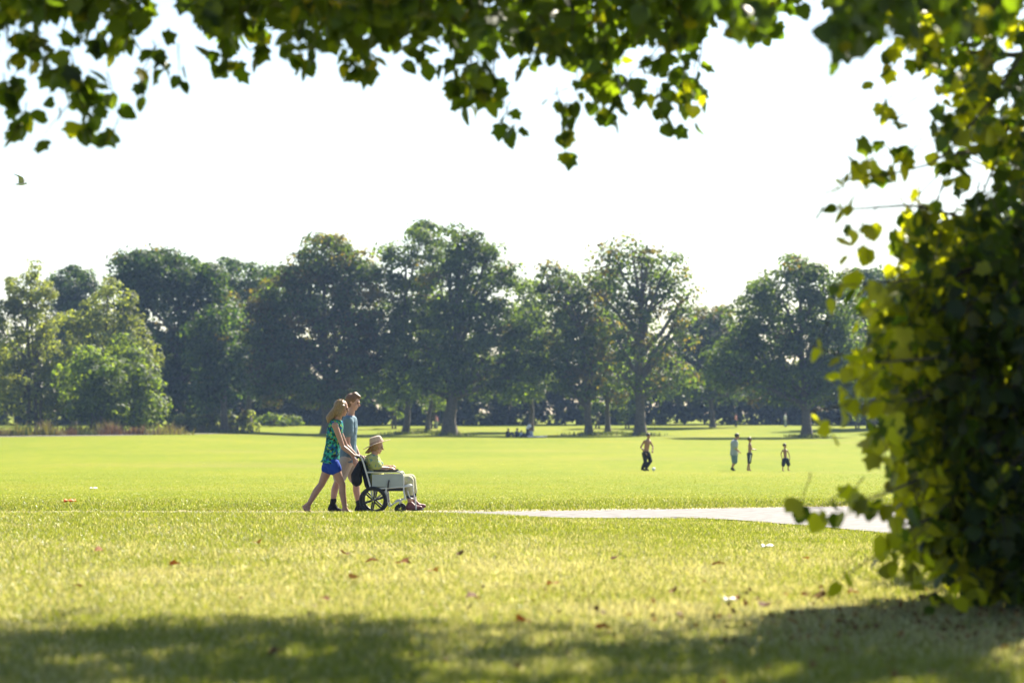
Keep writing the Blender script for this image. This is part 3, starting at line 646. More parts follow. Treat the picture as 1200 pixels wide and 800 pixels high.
# --- lime tree at the right with leafy skirts down to the ground
def right_lime():
    base = np.array([4.35, 15.2, Hs(4.35, 15.2)]); root = empty('lime_tree', tuple(base))
    tag(root, 'dark leafy lime tree at the right edge with shoots hanging to the ground', 'tree')
    S = Spray(); wood = []
    tr = bend(base-np.array([0, 0, .1]), base+np.array([.3, .3, 9]), 14, .012); rad = np.linspace(.36, .14, 14); rad[0] = .5
    wood.append((tr, rad))
    for a in (3.05, 3.25, 3.5): # suckers rising from the foot
        b0 = np.array([a, 14.4 + rng.uniform(-.2, .3), 0]); wood.append((bend(b0, b0 + np.array([rng.uniform(-.2, .4), .1, 2.4]), 9, .05), np.linspace(.03, .008, 9)))
    ly = [-20, 0, 40, 60, 90, 130, 170, 200, 240, 280, 320, 350, 400, 440, 470, 500, 540, 580, 620, 660, 690]
    lx = [1000, 1005, 1025, 1060, 1085, 1100, 1090, 1080, 1072, 1070, 1062, 1050, 1045, 1040, 1040, 1058, 1066, 1070, 1075, 1080, 1092]
    limbs = []
    for z0, e in [(1.3, (3.0, 13.9, 1.25)), (1.8, (2.75, 13.9, 2.0)), (2.4, (2.55, 13.8, 2.6)), (3.0, (2.6, 14, 3.2)), (3.4, (2.45, 13.6, 3.6)), (4.0, (2.1, 14.0, 4.0)), (4.6, (3.0, 13, 4.9)), (5, (5.5, 13, 5.5)), (2, (5.4, 14, 2.2)), (3.2, (5.9, 14.6, 3.4)), (5.6, (4, 17, 6)), (3, (4.6, 17, 3.3)), (1.2, (3.4, 13.7, .75))]:
        a = np.array([np.interp(z0, tr[:, 2], tr[:, i]) for i in range(3)]); L = bend(a, e, 12, .07, .06)
        limbs.append(L); wood.append((L, np.linspace(.055, .009, 12)))
    allp = np.concatenate([l[3:] for l in limbs])
    # outer shell of foliage facing the viewer
    c = 0
    while c < 1500:
        py = rng.uniform(-25, 705); l = np.interp(py, ly, lx) + (100 if py < 330 else 60)*(vn(np.array([py]), np.array([3.3]), 34, 91)[0]-.45)
        px = l + rng.random()**1.25*(1290-l)
        dense = (px - l)/70
        w_ = float(sstep(py, 180, 400)); ga = vn(np.array([px]), np.array([py]), 24, 17)[0]
        if rng.random() > w_*(.45 + .6*min(1, dense)) + (1-w_)*(.06 + .22*min(1, dense))*(ga > .42): continue
        d = rng.uniform(13.0, 14.9); e = P(px, py, d)
        if e[2] < Hs(e[0], e[1]) + .1: continue
        a = e + rng.normal(0, .10, 3) + np.array([.08, .1, .14]); a[2] = max(a[2], e[2]-.05)
        S.spray(a, e, rng.integers(5, 9), .10, .06, young=.6 if px < l + 75 else .12)  # leaves near the fringe more often get the painted backlit colour
        if c % 6 == 0:
            dd = np.linalg.norm(allp-a, axis=1); q = allp[np.argmin(dd)]; S.paths.append((bend(q, a, 6, .06), np.linspace(.006, .003, 6)))
        c += 1
    # inner and hidden body of the crown
    for _ in range(2500):
        x = rng.uniform(3.1, 7.4); y = rng.uniform(13.6, 18.2); z = rng.random()**1.1*6.6 + .15
        if ((x-5.1)/2.5)**2 + ((y-15.8)/2.6)**2 > 1: continue
        if z > 5 and rng.random() < .6: continue
        if z > 1.5 and z < 5.0 and (x < 3.3 + (z-1.5)*.7 or rng.random() < min(.93, .55 + (z-1.5)*.3)): continue
        q = np.array([x, y, z + Hs(x, y)]); S.spray(q + rng.normal(0, .2, 3), q, 9, .13, .16)
    # thin outlying sprays at the left fringe
    for px, py, k, d in [(1000, 205, 5, 13.2), (1020, 200, 4, 13.2), (985, 215, 3, 13.1), (1040, 205, 4, 13.3), (988, 245, 4, 13), (1000, 275, 4, 13), (965, 245, 2, 12.9), (975, 292, 2, 13), (1000, 300, 3, 13),
                         (1030, 95, 4, 13.6), (1035, 130, 3, 13.6), (1060, 185, 3, 13.3), (1100, 145, 7, 13.2), (1030, 150, 2, 13.5), (1022, 170, 2, 13.5), (1110, 160, 6, 13.2),
                         (975, 340, 3, 12.6), (1000, 345, 4, 12.7), (1020, 365, 5, 12.8), (1005, 375, 4, 12.8), (990, 425, 4, 12.4), (1010, 435, 5, 12.5), (1000, 450, 5, 12.5), (1030, 400, 6, 12.8), (1025, 450, 6, 12.8), (985, 440, 3, 12.4),
                         (958, 405, 1, 12.3), (955, 485, 2, 12.3), (990, 470, 3, 12.4), (975, 505, 2, 12.4), (1010, 480, 5, 12.5), (1035, 500, 5, 12.8), (1030, 545, 4, 12.8), (1020, 520, 4, 12.7), (1045, 560, 4, 13),
                         (940, 600, 3, 12.2), (960, 603, 2, 12.2), (985, 600, 4, 12.3), (1005, 590, 3, 12.3), (1030, 595, 3, 12.5), (1048, 615, 3, 12.6), (988, 682, 1, 12.5), (1030, 650, 4, 12.6), (1050, 665, 4, 12.7), (1040, 632, 4, 12.6), (1065, 645, 5, 12.8), (1075, 625, 4, 13), (1060, 680, 3, 13),
                         (985, 60, 5, 12.6), (1000, 40, 6, 12.6), (1020, 30, 7, 12.8), (1045, 20, 7, 12.8), (1070, 30, 6, 12.8), (1100, 20, 6, 12.8), (1130, 25, 6, 13), (1160, 10, 6, 13), (980, 20, 3, 12.6), (1150, 60, 4, 13.2), (1170, 110, 6, 13.4), (1130, 110, 4, 13.4)]:
        e = P(px, py-6, d + rng.normal(0, .12)); a = e + np.array([rng.uniform(.05, .22), rng.normal(0, .08), rng.uniform(.05, .18)])
        S.spray(a, e, k+1, .105, .045, young=.75 if py > 190 else .25)  # backlit highlight put into the leaf colour, more often on lower sprays
    for pts in [[(1200, 60, 13.6), (1160, 120, 13.4), (1100, 190, 13.2), (1040, 205, 13.2), (985, 210, 13)], [(1200, 300, 13.8), (1120, 320, 13.4), (1050, 330, 13), (975, 335, 12.6)],
                [(1180, 400, 13.6), (1090, 420, 13), (1020, 425, 12.6), (950, 405, 12.3)], [(1150, 540, 13.8), (1080, 560, 13.2), (1020, 585, 12.4), (935, 597, 12.2)],
                [(1200, 90, 13.9), (1175, 170, 13.8), (1150, 230, 13.6), (1120, 330, 13.5)], [(1130, 600, 13.8), (1080, 610, 13), (1040, 640, 12.7), (985, 678, 12.5)],
                [(1150, 440, 13.6), (1070, 470, 13), (1010, 470, 12.5), (950, 482, 12.3)], [(1150, 260, 13.7), (1070, 240, 13.3), (1000, 245, 13), (962, 243, 12.9)]]:
        q = np.array([P(*p) for p in pts]); t = np.linspace(0, 1, len(pts)); tt = np.linspace(0, 1, 14)
        q = np.stack([np.interp(tt, t, q[:, i]) for i in range(3)], -1); S.paths.append((q, np.linspace(.011, .003, 14)))
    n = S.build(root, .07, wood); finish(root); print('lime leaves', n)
right_lime()


# ------------------------------------------------------------------ people
def lat(n_lat, n_lon, fn):
    """closed surface of revolution-like grid: fn(i_lat 0..1, unit circle) gives points"""
    rows = [fn(i/(n_lat-1)) for i in range(n_lat)]
    V = np.concatenate(rows); ii = np.arange(n_lat*n_lon).reshape(n_lat, n_lon); j = np.roll(ii, -1, 1)
    Q = np.stack([ii[:-1], j[:-1], j[1:], ii[1:]], -1).reshape(-1, 4)
    return V, Q, [ii[0][::-1].copy(), ii[-1].copy()]
def frame(t, side=None):
    t = unit(np.asarray(t, float)); r = np.array([0, 0, 1.]) if abs(t[2]) < .9 else np.array([1., 0, 0])
    if side is not None: r = np.asarray(side, float)
    u = unit(r - t*np.dot(r, t)); return t, u, np.cross(t, u)
ANG = np.linspace(0, 2*np.pi, 14, endpoint=False)
def cap(a, b, ra, rb, flat=1.0, side=None):
    """tapered limb with rounded ends; flat < 1 squashes it across 'side'"""
    a = np.asarray(a, float); b = np.asarray(b, float); t, u, v = frame(b-a, side)
    rows = []
    for al in (-90, -60, -30, 0): rows.append((a + t*ra*math.sin(R(al)), ra*math.cos(R(al))+1e-4))
    for al in (0, 30, 60, 90): rows.append((b + t*rb*math.sin(R(al)), rb*math.cos(R(al))+1e-4))
    def fn(s):
        c, r = rows[int(round(s*7))]; return c + r*(np.cos(ANG)[:, None]*u*flat + np.sin(ANG)[:, None]*v)
    return lat(8, 14, fn)
def ell(c, ax, ay, az, t=(0, 0, 1), side=None):
    """ellipsoid; az along t, ax along side"""
    c = np.asarray(c, float); t, u, v = frame(t, side)
    def fn(s):
        al = R(-90 + 180*s); r = math.cos(al) + 1e-4
        return c + t*az*math.sin(al) + r*(np.cos(ANG)[:, None]*u*ax + np.sin(ANG)[:, None]*v*ay)
    return lat(10, 14, fn)
def loft(pts, lateral, w, dp):
    """body section loft: centres, half widths along lateral, half depths"""
    pts = np.asarray(pts, float); n = len(pts); T = np.gradient(pts, axis=0); q = []
    for i in range(n):
        t, u, v = frame(T[i], lateral)
        q.append(pts[i] + np.cos(ANG)[:, None]*u*w[i] + np.sin(ANG)[:, None]*v*dp[i])
    return lat(n, 14, lambda s: q[int(round(s*(n-1)))])
def solid(name, prims, mat, parent, voxel=.008, smooth=6, label=None):
    """fuse the given closed shapes into ONE continuous surface"""
    bm = bmesh.new()
    for V, Q, caps in prims:
        vs = [bm.verts.new(p) for p in V]
        for f_ in Q:
            try: bm.faces.new([vs[i] for i in f_])
            except ValueError: pass
        for c_ in caps: bm.faces.new([vs[i] for i in c_])
    bmesh.ops.recalc_face_normals(bm, faces=bm.faces)
    me = bpy.data.meshes.new('tmp'); bm.to_mesh(me); bm.free()
    t = bpy.data.objects.new('tmp', me); COL.objects.link(t)
    m = t.modifiers.new('r', 'REMESH'); m.mode = 'VOXEL'; m.voxel_size = voxel; m.use_smooth_shade = True
    if smooth:
        k = t.modifiers.new('s', 'SMOOTH'); k.factor = .5; k.iterations = smooth
    out = bpy.data.meshes.new_from_object(t.evaluated_get(bpy.context.evaluated_depsgraph_get()))
    bpy.data.objects.remove(t); out.name = name; out.materials.clear(); out.materials.append(mat)
    out.polygons.foreach_set("use_smooth", [True]*len(out.polygons))
    o = bpy.data.objects.new(name, out); link(o, parent)
    if label: o['label'] = label
    return o
A = lambda *v: np.array(v, float)
def mid(a, b, t=.5): return np.asarray(a)*(1-t) + np.asarray(b)*t
def hand(wr, d, n, s=1.0, curl=35, thumb_side=1):
    """palm and five separate bent fingers; d = pointing direction, n = back-of-hand normal"""
    d = unit(np.asarray(d, float)); n = np.asarray(n, float); n = unit(n - d*np.dot(n, d)); sd = np.cross(d, n)*thumb_side
    out = []; L = .085*s
    kn = [wr + d*L*k + sd*o*s for k, o in ((.98, .030), (1.04, .010), (1.0, -.010), (.92, -.029))]
    for k in kn: out.append(cap(wr + (k-wr)*.1, k, .017*s, .0125*s))
    for k, ln in zip(kn, (.072, .082, .076, .060)):
        p = k; a = R(curl*.6); 
        for j, fr in enumerate((.45, .32, .25)):
            dd = d*math.cos(a) - n*math.sin(a); q = p + dd*ln*fr*s
            out.append(cap(p, q, (.0095-.001*j)*s, (.0088-.001*j)*s)); p = q; a += R(curl)
    t0 = wr + d*L*.3 + sd*.022*s; t1 = t0 + (d*.6 + sd*.75 - n*.25)*.042*s; t2 = t1 + (d*.95 + sd*.15 - n*.35)*.034*s
    out.append(cap(t0, t1, .015*s, .0115*s)); out.append(cap(t1, t2, .011*s, .009*s))
    return out
def head(c, f, up, latv, s=1.0):
    """skull, jaw, nose, lips, brow, ears; c = head centre, f = facing"""
    f = unit(np.asarray(f, float)); up = unit(np.asarray(up, float)); l = np.cross(up, f)
    o = [ell(c + up*.022*s - f*.008*s, .077*s, .096*s, .098*s, up, l), ell(c - up*.045*s + f*.022*s, .056*s, .068*s, .078*s, up, l),
         cap(c - up*.088*s + f*.058*s, c - up*.090*s + f*.066*s, .024*s, .020*s),      # chin
         cap(c + up*.012*s + f*.088*s, c - up*.024*s + f*.110*s, .0085*s, .0135*s),      # nose
         cap(c + up*.022*s + f*.084*s - l*.03*s, c + up*.022*s + f*.084*s + l*.03*s, .012*s, .012*s),   # brow
         cap(c - up*.052*s + f*.086*s - l*.017*s, c - up*.052*s + f*.086*s + l*.017*s, .0095*s, .0095*s)]  # lips
    for q in (-1, 1):
        o.append(ell(c + l*q*.078*s - up*.004*s - f*.01*s, .010*s, .020*s, .032*s, up, l))
        o.append(ell(c + l*q*.042*s - up*.028*s + f*.06*s, .026*s, .024*s, .024*s, up, l))
    return o
def face_parts(c, f, up, s, parent, em):
    f = unit(np.asarray(f, float)); up = unit(np.asarray(up, float)); l = np.cross(up, f)
    for q in (-1, 1):
        solid('eye', [ell(c + up*.002*s + l*q*.031*s + f*.082*s, .013*s, .008*s, .008*s, up, l)], em, parent, .003, 0)
def body(J, latv, f, s=1.0, g=1.0, hs=1.0, female=False):
    """J: joints; g = girth. Returns closed shapes of the whole naked figure"""
    o = []; lv = unit(np.asarray(latv, float)); up = unit(J['neck']-J['pelvis'])
    p, c, nk = J['pelvis'], J['chest'], J['neck']; wst = mid(p, c, .48)
    hw = (.170 if female else .160)*g; ww = (.128 if female else .142)*g; cw = (.150 if female else .172)*g
    o.append(loft([p - up*.10*s, p - up*.03*s, wst, mid(wst, c, .6), c, mid(c, nk, .5), mid(c, nk, .82), nk], lv,
                  [hw*.72*s, hw*s, ww*s, cw*.92*s, cw*s, cw*.95*s, cw*.55*s, .055*s],
                  [.085*g*s, .118*g*s, .092*g*s, .100*g*s, .108*g*s, .095*g*s, .07*s, .055*s]))
    o.append(cap(nk - up*.03*s, J['head'] - unit(J['head']-nk)*.04*s, .056*s*g**.5, .050*s))
    o += head(J['head'], J.get('face', f), J.get('hup', up), lv, hs)
    for q in 'lr':
        sh, el, wr = J['sh'+q], J['el'+q], J['wr'+q]
        o.append(cap(mid(sh, c, .45) + up*.03*s, sh, .055*s, .055*g*s)); o.append(cap(sh, mid(sh, el), .052*g*s, .045*g*s)); o.append(cap(mid(sh, el), el, .045*g*s, .037*g*s))
        o.append(cap(el, mid(el, wr, .35), .038*g*s, .040*g*s)); o.append(cap(mid(el, wr, .35), wr, .040*g*s, .026*g*s))
        o += hand(wr, J.get('hd'+q, wr-el), J.get('hn'+q, np.cross(wr-el, lv)), s*(.95 if female else 1), J.get('curl', 35), J.get('ts'+q, 1))
        hp, kn, an = J['hp'+q], J['kn'+q], J['an'+q]
        th, kk, cf, ak = (.092, .055, .058, .036)
        o.append(cap(hp, mid(hp, kn, .5), th*g*s, (th*.5+kk*.5+.004)*g*s)); o.append(cap(mid(hp, kn, .5), kn, (th*.5+kk*.5+.004)*g*s, kk*g*s))
        bk = -unit(np.asarray(f, float))*.012*s
        o.append(cap(kn, mid(kn, an, .33)+bk, kk*g*s, cf*g*s)); o.append(cap(mid(kn, an, .33)+bk, an, cf*g*s, ak*s))
        to = J['to'+q]; heel = an + (an-to)*A(1, 1, 0)*.22 - A(0, 0, .045*s) if 'he'+q not in J else J['he'+q]
        o.append(cap(heel, an, .034*s, .036*s)); o.append(cap(mid(heel, to, .1), mid(heel, to, .62), .036*s, .038*s)); o.append(cap(an, mid(heel, to, .6), .034*s, .03*s)); o.append(cap(mid(heel, to, .55), to, .038*s, .024*s))
    return o
def shoe(J, q, s=1.0):
    an, to = J['an'+q], J['to'+q]; heel = an + (an-to)*A(1, 1, 0)*.22 - A(0, 0, .045*s) if 'he'+q not in J else J['he'+q]
    return [cap(heel, an - A(0, 0, .01), .045*s, .046*s), cap(mid(heel, to, .1), mid(heel, to, .62), .044*s, .047*s), cap(an, mid(heel, to, .6), .044*s, .038*s), cap(mid(heel, to, .55), to + (to-heel)*.06, .046*s, .032*s)]
def shirt_prims(J, latv, s, g, hem, female=False, sleeve=.45, ease=.016, flare=1.0, neckr=.062):
    lv = unit(np.asarray(latv, float)); up = unit(J['neck']-J['pelvis']); p, c, nk = J['pelvis'], J['chest'], J['neck']
    wst = mid(p, c, .48); hw = .168*g; ww = (.135 if female else .150)*g; cw = (.152 if female else .175)*g; e = ease
    low = p - up*hem
    pts = [low, mid(low, p, .6), wst, mid(wst, c, .6), c, mid(c, nk, .5), mid(c, nk, .80), mid(c, nk, .93)]
    o = [loft(pts, lv, [(hw+e)*s*flare, (hw+e)*s, (ww+e)*s, (cw*.94+e)*s, (cw+e)*s, (cw*.96+e)*s, (cw*.60+e)*s, neckr*s],
              [(.120*g+e)*s*flare, (.122*g+e)*s, (.10*g+e)*s, (.104*g+e)*s, (.112*g+e)*s, (.098*g+e)*s, (.074+e)*s, neckr*s])]
    for q in 'lr':
        sh, el = J['sh'+q], J['el'+q]
        if sleeve > 0:
            o.append(cap(mid(sh, c, .45) + up*.03*s, sh, (.055+e)*s, (.055*g+e)*s))
            o.append(cap(sh, mid(sh, el, sleeve), (.056*g+e)*s, (.052*g+e*1.6)*s))
    return o
def legs_cloth(J, latv, s, g, frac, ease=.014, waist=.02, kneefrac=None):
    """shorts or trousers down to the fraction frac of thigh (<=1) or into the shin (1..2)"""
    lv = unit(np.asarray(latv, float)); p = J['pelvis']; up = unit(J['neck']-p); e = ease
    o = [loft([p - up*.11*s, p - up*.06*s, p, p + up*(waist+.04)*s], lv, [(.13*g+e)*s, (.165*g+e)*s, (.166*g+e)*s, (.142*g+e)*s], [(.09*g+e)*s, (.115*g+e)*s, (.116*g+e)*s, (.098*g+e)*s])]
    for q in 'lr':
        hp, kn, an = J['hp'+q], J['kn'+q], J['an'+q]
        if frac <= 1:
            e_ = mid(hp, kn, frac); o.append(cap(hp, e_, (.094*g+e)*s, ((.094-.030*frac)*g+e*1.5)*s))
        else:
            o.append(cap(hp, kn, (.094*g+e)*s, (.058*g+e*1.3)*s)); e_ = mid(kn, an, frac-1)
            o.append(cap(kn, e_, (.060*g+e*1.2)*s, ((.058-.012*(frac-1))*g+e*1.3)*s))
    return o

def fabric(name, stops, scale=14, rough=.85, kind='noise', contrast=(.35, .65)):
    m, n, l, b = newmat(name); b.inputs["Roughness"].default_value = rough; b.inputs["Specular IOR Level"].default_value = .2
    tc = n.new("ShaderNodeTexCoord"); z = n.new("ShaderNodeTexVoronoi" if kind == 'vor' else "ShaderNodeTexNoise"); z.inputs["Scale"].default_value = scale
    l.new(tc.outputs["Object"], z.inputs["Vector"]); r = n.new("ShaderNodeValToRGB"); e = r.color_ramp.elements; r.color_ramp.interpolation = 'CONSTANT' if kind != 'noise' or len(stops) > 3 else 'LINEAR'
    src = z.outputs["Color"] if kind == 'vor' else z.outputs["Fac"]
    if kind == 'vor':
        sp = n.new("ShaderNodeSeparateXYZ"); l.new(src, sp.inputs[0]); src = sp.outputs[0]
    k = len(stops); lo, hi = contrast
    for i, c in enumerate(stops):
        p = lo + (hi-lo)*i/(max(1, k-1)) if i else 0.0
        if i < 2: e[i].position = p; e[i].color = (*c, 1)
        else:
            x = e.new(p); x.color = (*c, 1)
    l.new(src, r.inputs[0]); l.new(r.outputs[0], b.inputs["Base Color"])
    w = n.new("ShaderNodeTexNoise"); w.inputs["Scale"].default_value = 9; l.new(tc.outputs["Object"], w.inputs["Vector"])
    bp = n.new("ShaderNodeBump"); bp.inputs["Strength"].default_value = .6; bp.inputs["Distance"].default_value = .03
    l.new(w.outputs["Fac"], bp.inputs["Height"]); l.new(bp.outputs[0], b.inputs["Normal"])
    return m
def skinmat(name, col):
    m = simple(name, col, .5, noise=.08, scale=12); b = m.node_tree.nodes["Principled BSDF"]
    b.inputs["Subsurface Weight"].default_value = .25; b.inputs["Subsurface Radius"].default_value = (.02, .008, .004); b.inputs["Subsurface Scale"].default_value = .5
    return m
M['skin'] = skinmat('skin', (.38, .21, .145)); M['skin_pale'] = skinmat('pale_skin', (.43, .25, .19)); M['skin_tan'] = skinmat('tanned_skin', (.30, .15, .10))
M['eye'] = simple('eye', (.03, .02, .02), .2)
M['blonde'] = simple('blonde_hair', (.25, .155, .07), .45, noise=.35, scale=60, bump=.5); M['ginger'] = simple('light_brown_hair', (.15, .075, .035), .5, noise=.35, scale=60, bump=.5)
M['darkhair'] = simple('dark_hair', (.03, .02, .016), .5, noise=.3, scale=60)
M['floral'] = fabric('floral_fabric', [(.01, .10, .10), (.02, .30, .24), (.015, .02, .03), (.05, .38, .22), (.01, .10, .30), (.20, .38, .08)], 34, kind='vor', contrast=(.2, .85))
M['blue'] = fabric('royal_blue_fabric', [(.008, .035, .25), (.012, .05, .32)]); M['teal_grey'] = fabric('slate_blue_fabric', [(.10, .16, .21), (.13, .20, .25)])
M['beige'] = fabric('beige_fabric', [(.38, .32, .27), (.43, .37, .31)]); M['black'] = fabric('black_fabric', [(.010, .011, .015), (.02, .021, .027)])
M['navy'] = fabric('navy_fabric', [(.012, .018, .04), (.022, .03, .06)]); M['grey_tee'] = fabric('pale_grey_fabric', [(.27, .31, .34), (.32, .36, .39)])
M['yellow_shirt'] = fabric('yellow_print_fabric', [(.40, .40, .13), (.32, .38, .13), (.14, .22, .22), (.42, .38, .22)], 30, kind='vor', contrast=(.5, .9))
M['cream_trouser'] = fabric('cream_print_fabric', [(.47, .44, .26), (.38, .38, .22), (.45, .40, .34)], 26)
M['straw'] = simple('straw_hat', (.46, .35, .27), .8, noise=.15, scale=90, bump=.3); M['band'] = simple('hat_band', (.36, .24, .18), .8)
M['shoe_brown'] = simple('maroon_leather', (.16, .05, .05), .5); M['white_cloth'] = fabric('white_fabric', [(.7, .7, .7), (.8, .8, .8)]); M['pink'] = fabric('pink_fabric', [(.6, .25, .28), (.7, .33, .34)])
M['metal'] = simple('white_enamelled_metal', (.58, .58, .56), .35, noise=.03, scale=8); M['panel'] = simple('pale_grey_panel', (.36, .385, .37), .5, noise=.08, scale=6)
M['rubber'] = simple('black_rubber', (.02, .02, .022), .7, noise=.3, scale=20); M['plastic'] = simple('dark_plastic', (.03, .03, .035), .45); M['vinyl'] = simple('black_vinyl', (.018, .018, .024), .5, noise=.3, scale=18, bump=.5)

def smooth_path(p, k=5):
    p = np.asarray(p, float)
    if len(p) < 3: return np.stack([p[0]*(1-t)+p[-1]*t for t in np.linspace(0, 1, 4)])
    for _ in range(2):   # corner cutting keeps the end points
        q = [p[0]]
        for a, b in zip(p[:-1], p[1:]): q += [a*.78+b*.22, a*.22+b*.78]
        p = np.array(q[:1] + q[1:] + [p[-1]])
    return p
M['strand'] = simple('hair_strand', (.36, .24, .12), .4, noise=.3, scale=40)
GY0 = 36.0; GZ0 = Hs(-2.0, 36.0) + .014
def Wp(xz, yz, off=0.0):
    """group photo coordinates -> place: x along the path, z above the path, off = away from the viewer"""
    y = GY0 + off; return A((330 + xz/4.445 - 600)/78.7, y, GZ0 + (725-yz)/351.0)
FX = A(1, 0, 0); NEARV = A(0, -1, 0)

def walker_woman():
    root = empty('person', (Wp(262, 725)[0], GY0, GZ0))
    tag(root, 'woman in patterned teal top and blue shorts pushing the wheelchair, nearest the viewer', 'person')
    J = dict(pelvis=Wp(258, 442), chest=Wp(278, 292), neck=Wp(292, 228), head=Wp(313, 172), face=unit(A(1, -.05, -.22)), hup=unit(A(.2, 0, 1)),
             shr=Wp(283, 262, -.165), elr=Wp(325, 375, -.20), wrr=Wp(382, 418, -.22), hdr=A(1, .05, -.1), hnr=A(.1, -.3, 1), tsr=-1,
             shl=Wp(283, 262, .165), ell=Wp(330, 370, .20), wrl=Wp(385, 420, .20), hdl=A(1, -.05, -.1), hnl=A(.1, .3, 1), tsl=1,
             hpl=Wp(252, 462, .085), knl=Wp(206, 572, .09), anl=Wp(142, 672, .09), tol=Wp(150, 722, .09), hel=Wp(118, 690, .09),
             hpr=Wp(268, 462, -.085), knr=Wp(320, 572, -.09), anr=Wp(333, 690, -.09), tor=Wp(372, 719, -.09), her=Wp(322, 712, -.09), curl=48)
    solid('body', body(J, NEARV, FX, .98, .93, 1.0, True), M['skin'], root, .0065)
    solid('tank_top', shirt_prims(J, NEARV, .98, .93, .055, True, 0, .022, 1.22, .075) + [cap(J['sh'+q]+A(0, -.05 if q == 'l' else .05, .01), mid(J['sh'+q], J['chest'], .5), .035, .06) for q in 'lr'], M['floral'], root)
    solid('shorts', legs_cloth(J, NEARV, .98, .95, .24, .016), M['blue'], root)
    hd = J['head']
    solid('hair', [ell(hd + A(-.022, 0, .03), .094, .102, .103, (0, 0, 1), NEARV), ell(hd + A(-.055, 0, -.045), .088, .075, .10, (-.2, 0, 1), NEARV), cap(hd+A(-.06, 0, -.02), Wp(250, 222), .075, .055, 1.1, NEARV), cap(Wp(252, 218), Wp(243, 244), .052, .02, 1.1, NEARV), cap(hd+A(.03, -.078, .02), hd+A(-.02, -.085, -.11), .03, .028), cap(hd+A(.03, .078, .02), hd+A(-.02, .085, -.11), .03, .028)], M['blonde'], root)
    st = []
    for i in range(90):
        a = rng.uniform(-1.25, 1.25); b = rng.uniform(-.2, 1); top = hd + A(.02 - .07*b, 0, .03) + A(0, -math.sin(a)*.1, math.cos(a)*.105)
        mid_ = hd + A(-.06 - .03*b, -math.sin(a)*.098, .0 + .02*math.cos(a)); end = Wp(248 + rng.normal(0, 7), 236 + rng.normal(0, 9)) + A(.02*(1-b), -math.sin(a)*.075, 0)
        st.append((smooth_path(np.array([top, mid_, end])), .0032))
    V, Fc = tube([(p_, np.linspace(r_, r_*.4, len(p_))) for p_, r_ in st], 5); np_mesh('hair_strands', V, Fc, M['strand'], parent=root, smooth=True)
    face_parts(hd, J['face'], J['hup'], 1, root, M['eye'])
    for q in 'lr': solid('sandal', [cap(J['he'+q]-A(0, 0, .032), mid(J['he'+q], J['to'+q], .6)-A(0, 0, .034), .016, .016, 2.4, NEARV), cap(mid(J['he'+q], J['to'+q], .6)-A(0, 0, .034), J['to'+q]-A(0, 0, .02), .016, .014, 2.4, NEARV)], M['shoe_brown'], root, .006)
    finish(root)
walker_woman()
def walker_boy():
    root = empty('person', (Wp(335, 725)[0], GY0+.62, GZ0))
    tag(root, 'tall teenager with light brown hair and slate blue shirt walking beside the woman', 'person')
    o = .62
    J = dict(pelvis=Wp(332, 436, o), chest=Wp(338, 275, o), neck=Wp(345, 205, o), head=Wp(359, 140, o), face=unit(A(1, -.25, -.3)), hup=unit(A(.25, 0, 1)),
             shr=Wp(338, 240, o-.19), elr=Wp(336, 360, o-.22), wrr=Wp(366, 436, o-.2), hdr=A(.4, 0, -1), hnr=A(.5, -.8, 0), tsr=-1,
             shl=Wp(342, 240, o+.19), ell=Wp(350, 352, o+.2), wrl=Wp(392, 432, o+.08), hdl=A(1, -.1, .1), hnl=A(0, 0, 1), tsl=1,
             hpr=Wp(326, 452, o-.09), knr=Wp(276, 568, o-.09), anr=Wp(254, 678, o-.09), tor=Wp(296, 716, o-.09), her=Wp(243, 704, o-.09),
             hpl=Wp(345, 452, o+.09), knl=Wp(374, 572, o+.09), anl=Wp(390, 690, o+.09), tol=Wp(432, 718, o+.09), hel=Wp(380, 712, o+.09), curl=28)
    solid('body', body(J, NEARV, FX, 1.02, .92, 1.02), M['skin_pale'], root, .0065)
    solid('shirt', shirt_prims(J, NEARV, 1.02, .95, .07, False, .5, .022, 1.12), M['teal_grey'], root)
    solid('shorts', legs_cloth(J, NEARV, 1.02, .95, .72, .022), M['beige'], root)
    hd = J['head']
    solid('hair', [ell(hd + A(-.02, 0, .042), .092, .108, .095, (0, 0, 1), NEARV), cap(hd+A(.03, 0, .105), hd+A(.092, -.02, .072), .05, .03, 1.3, NEARV), ell(hd+A(-.06, 0, -.02), .078, .05, .07, (0, 0, 1), NEARV)], M['ginger'], root)
    face_parts(hd, J['face'], J['hup'], 1.02, root, M['eye'])
    for q in 'lr':
        solid('shoe', shoe(J, q), M['black'], root, .007)
        solid('sock', [cap(mid(J['an'+q], J['kn'+q], .2), J['an'+q], .048, .045)], M['black'], root, .007)
    finish(root)
walker_boy()
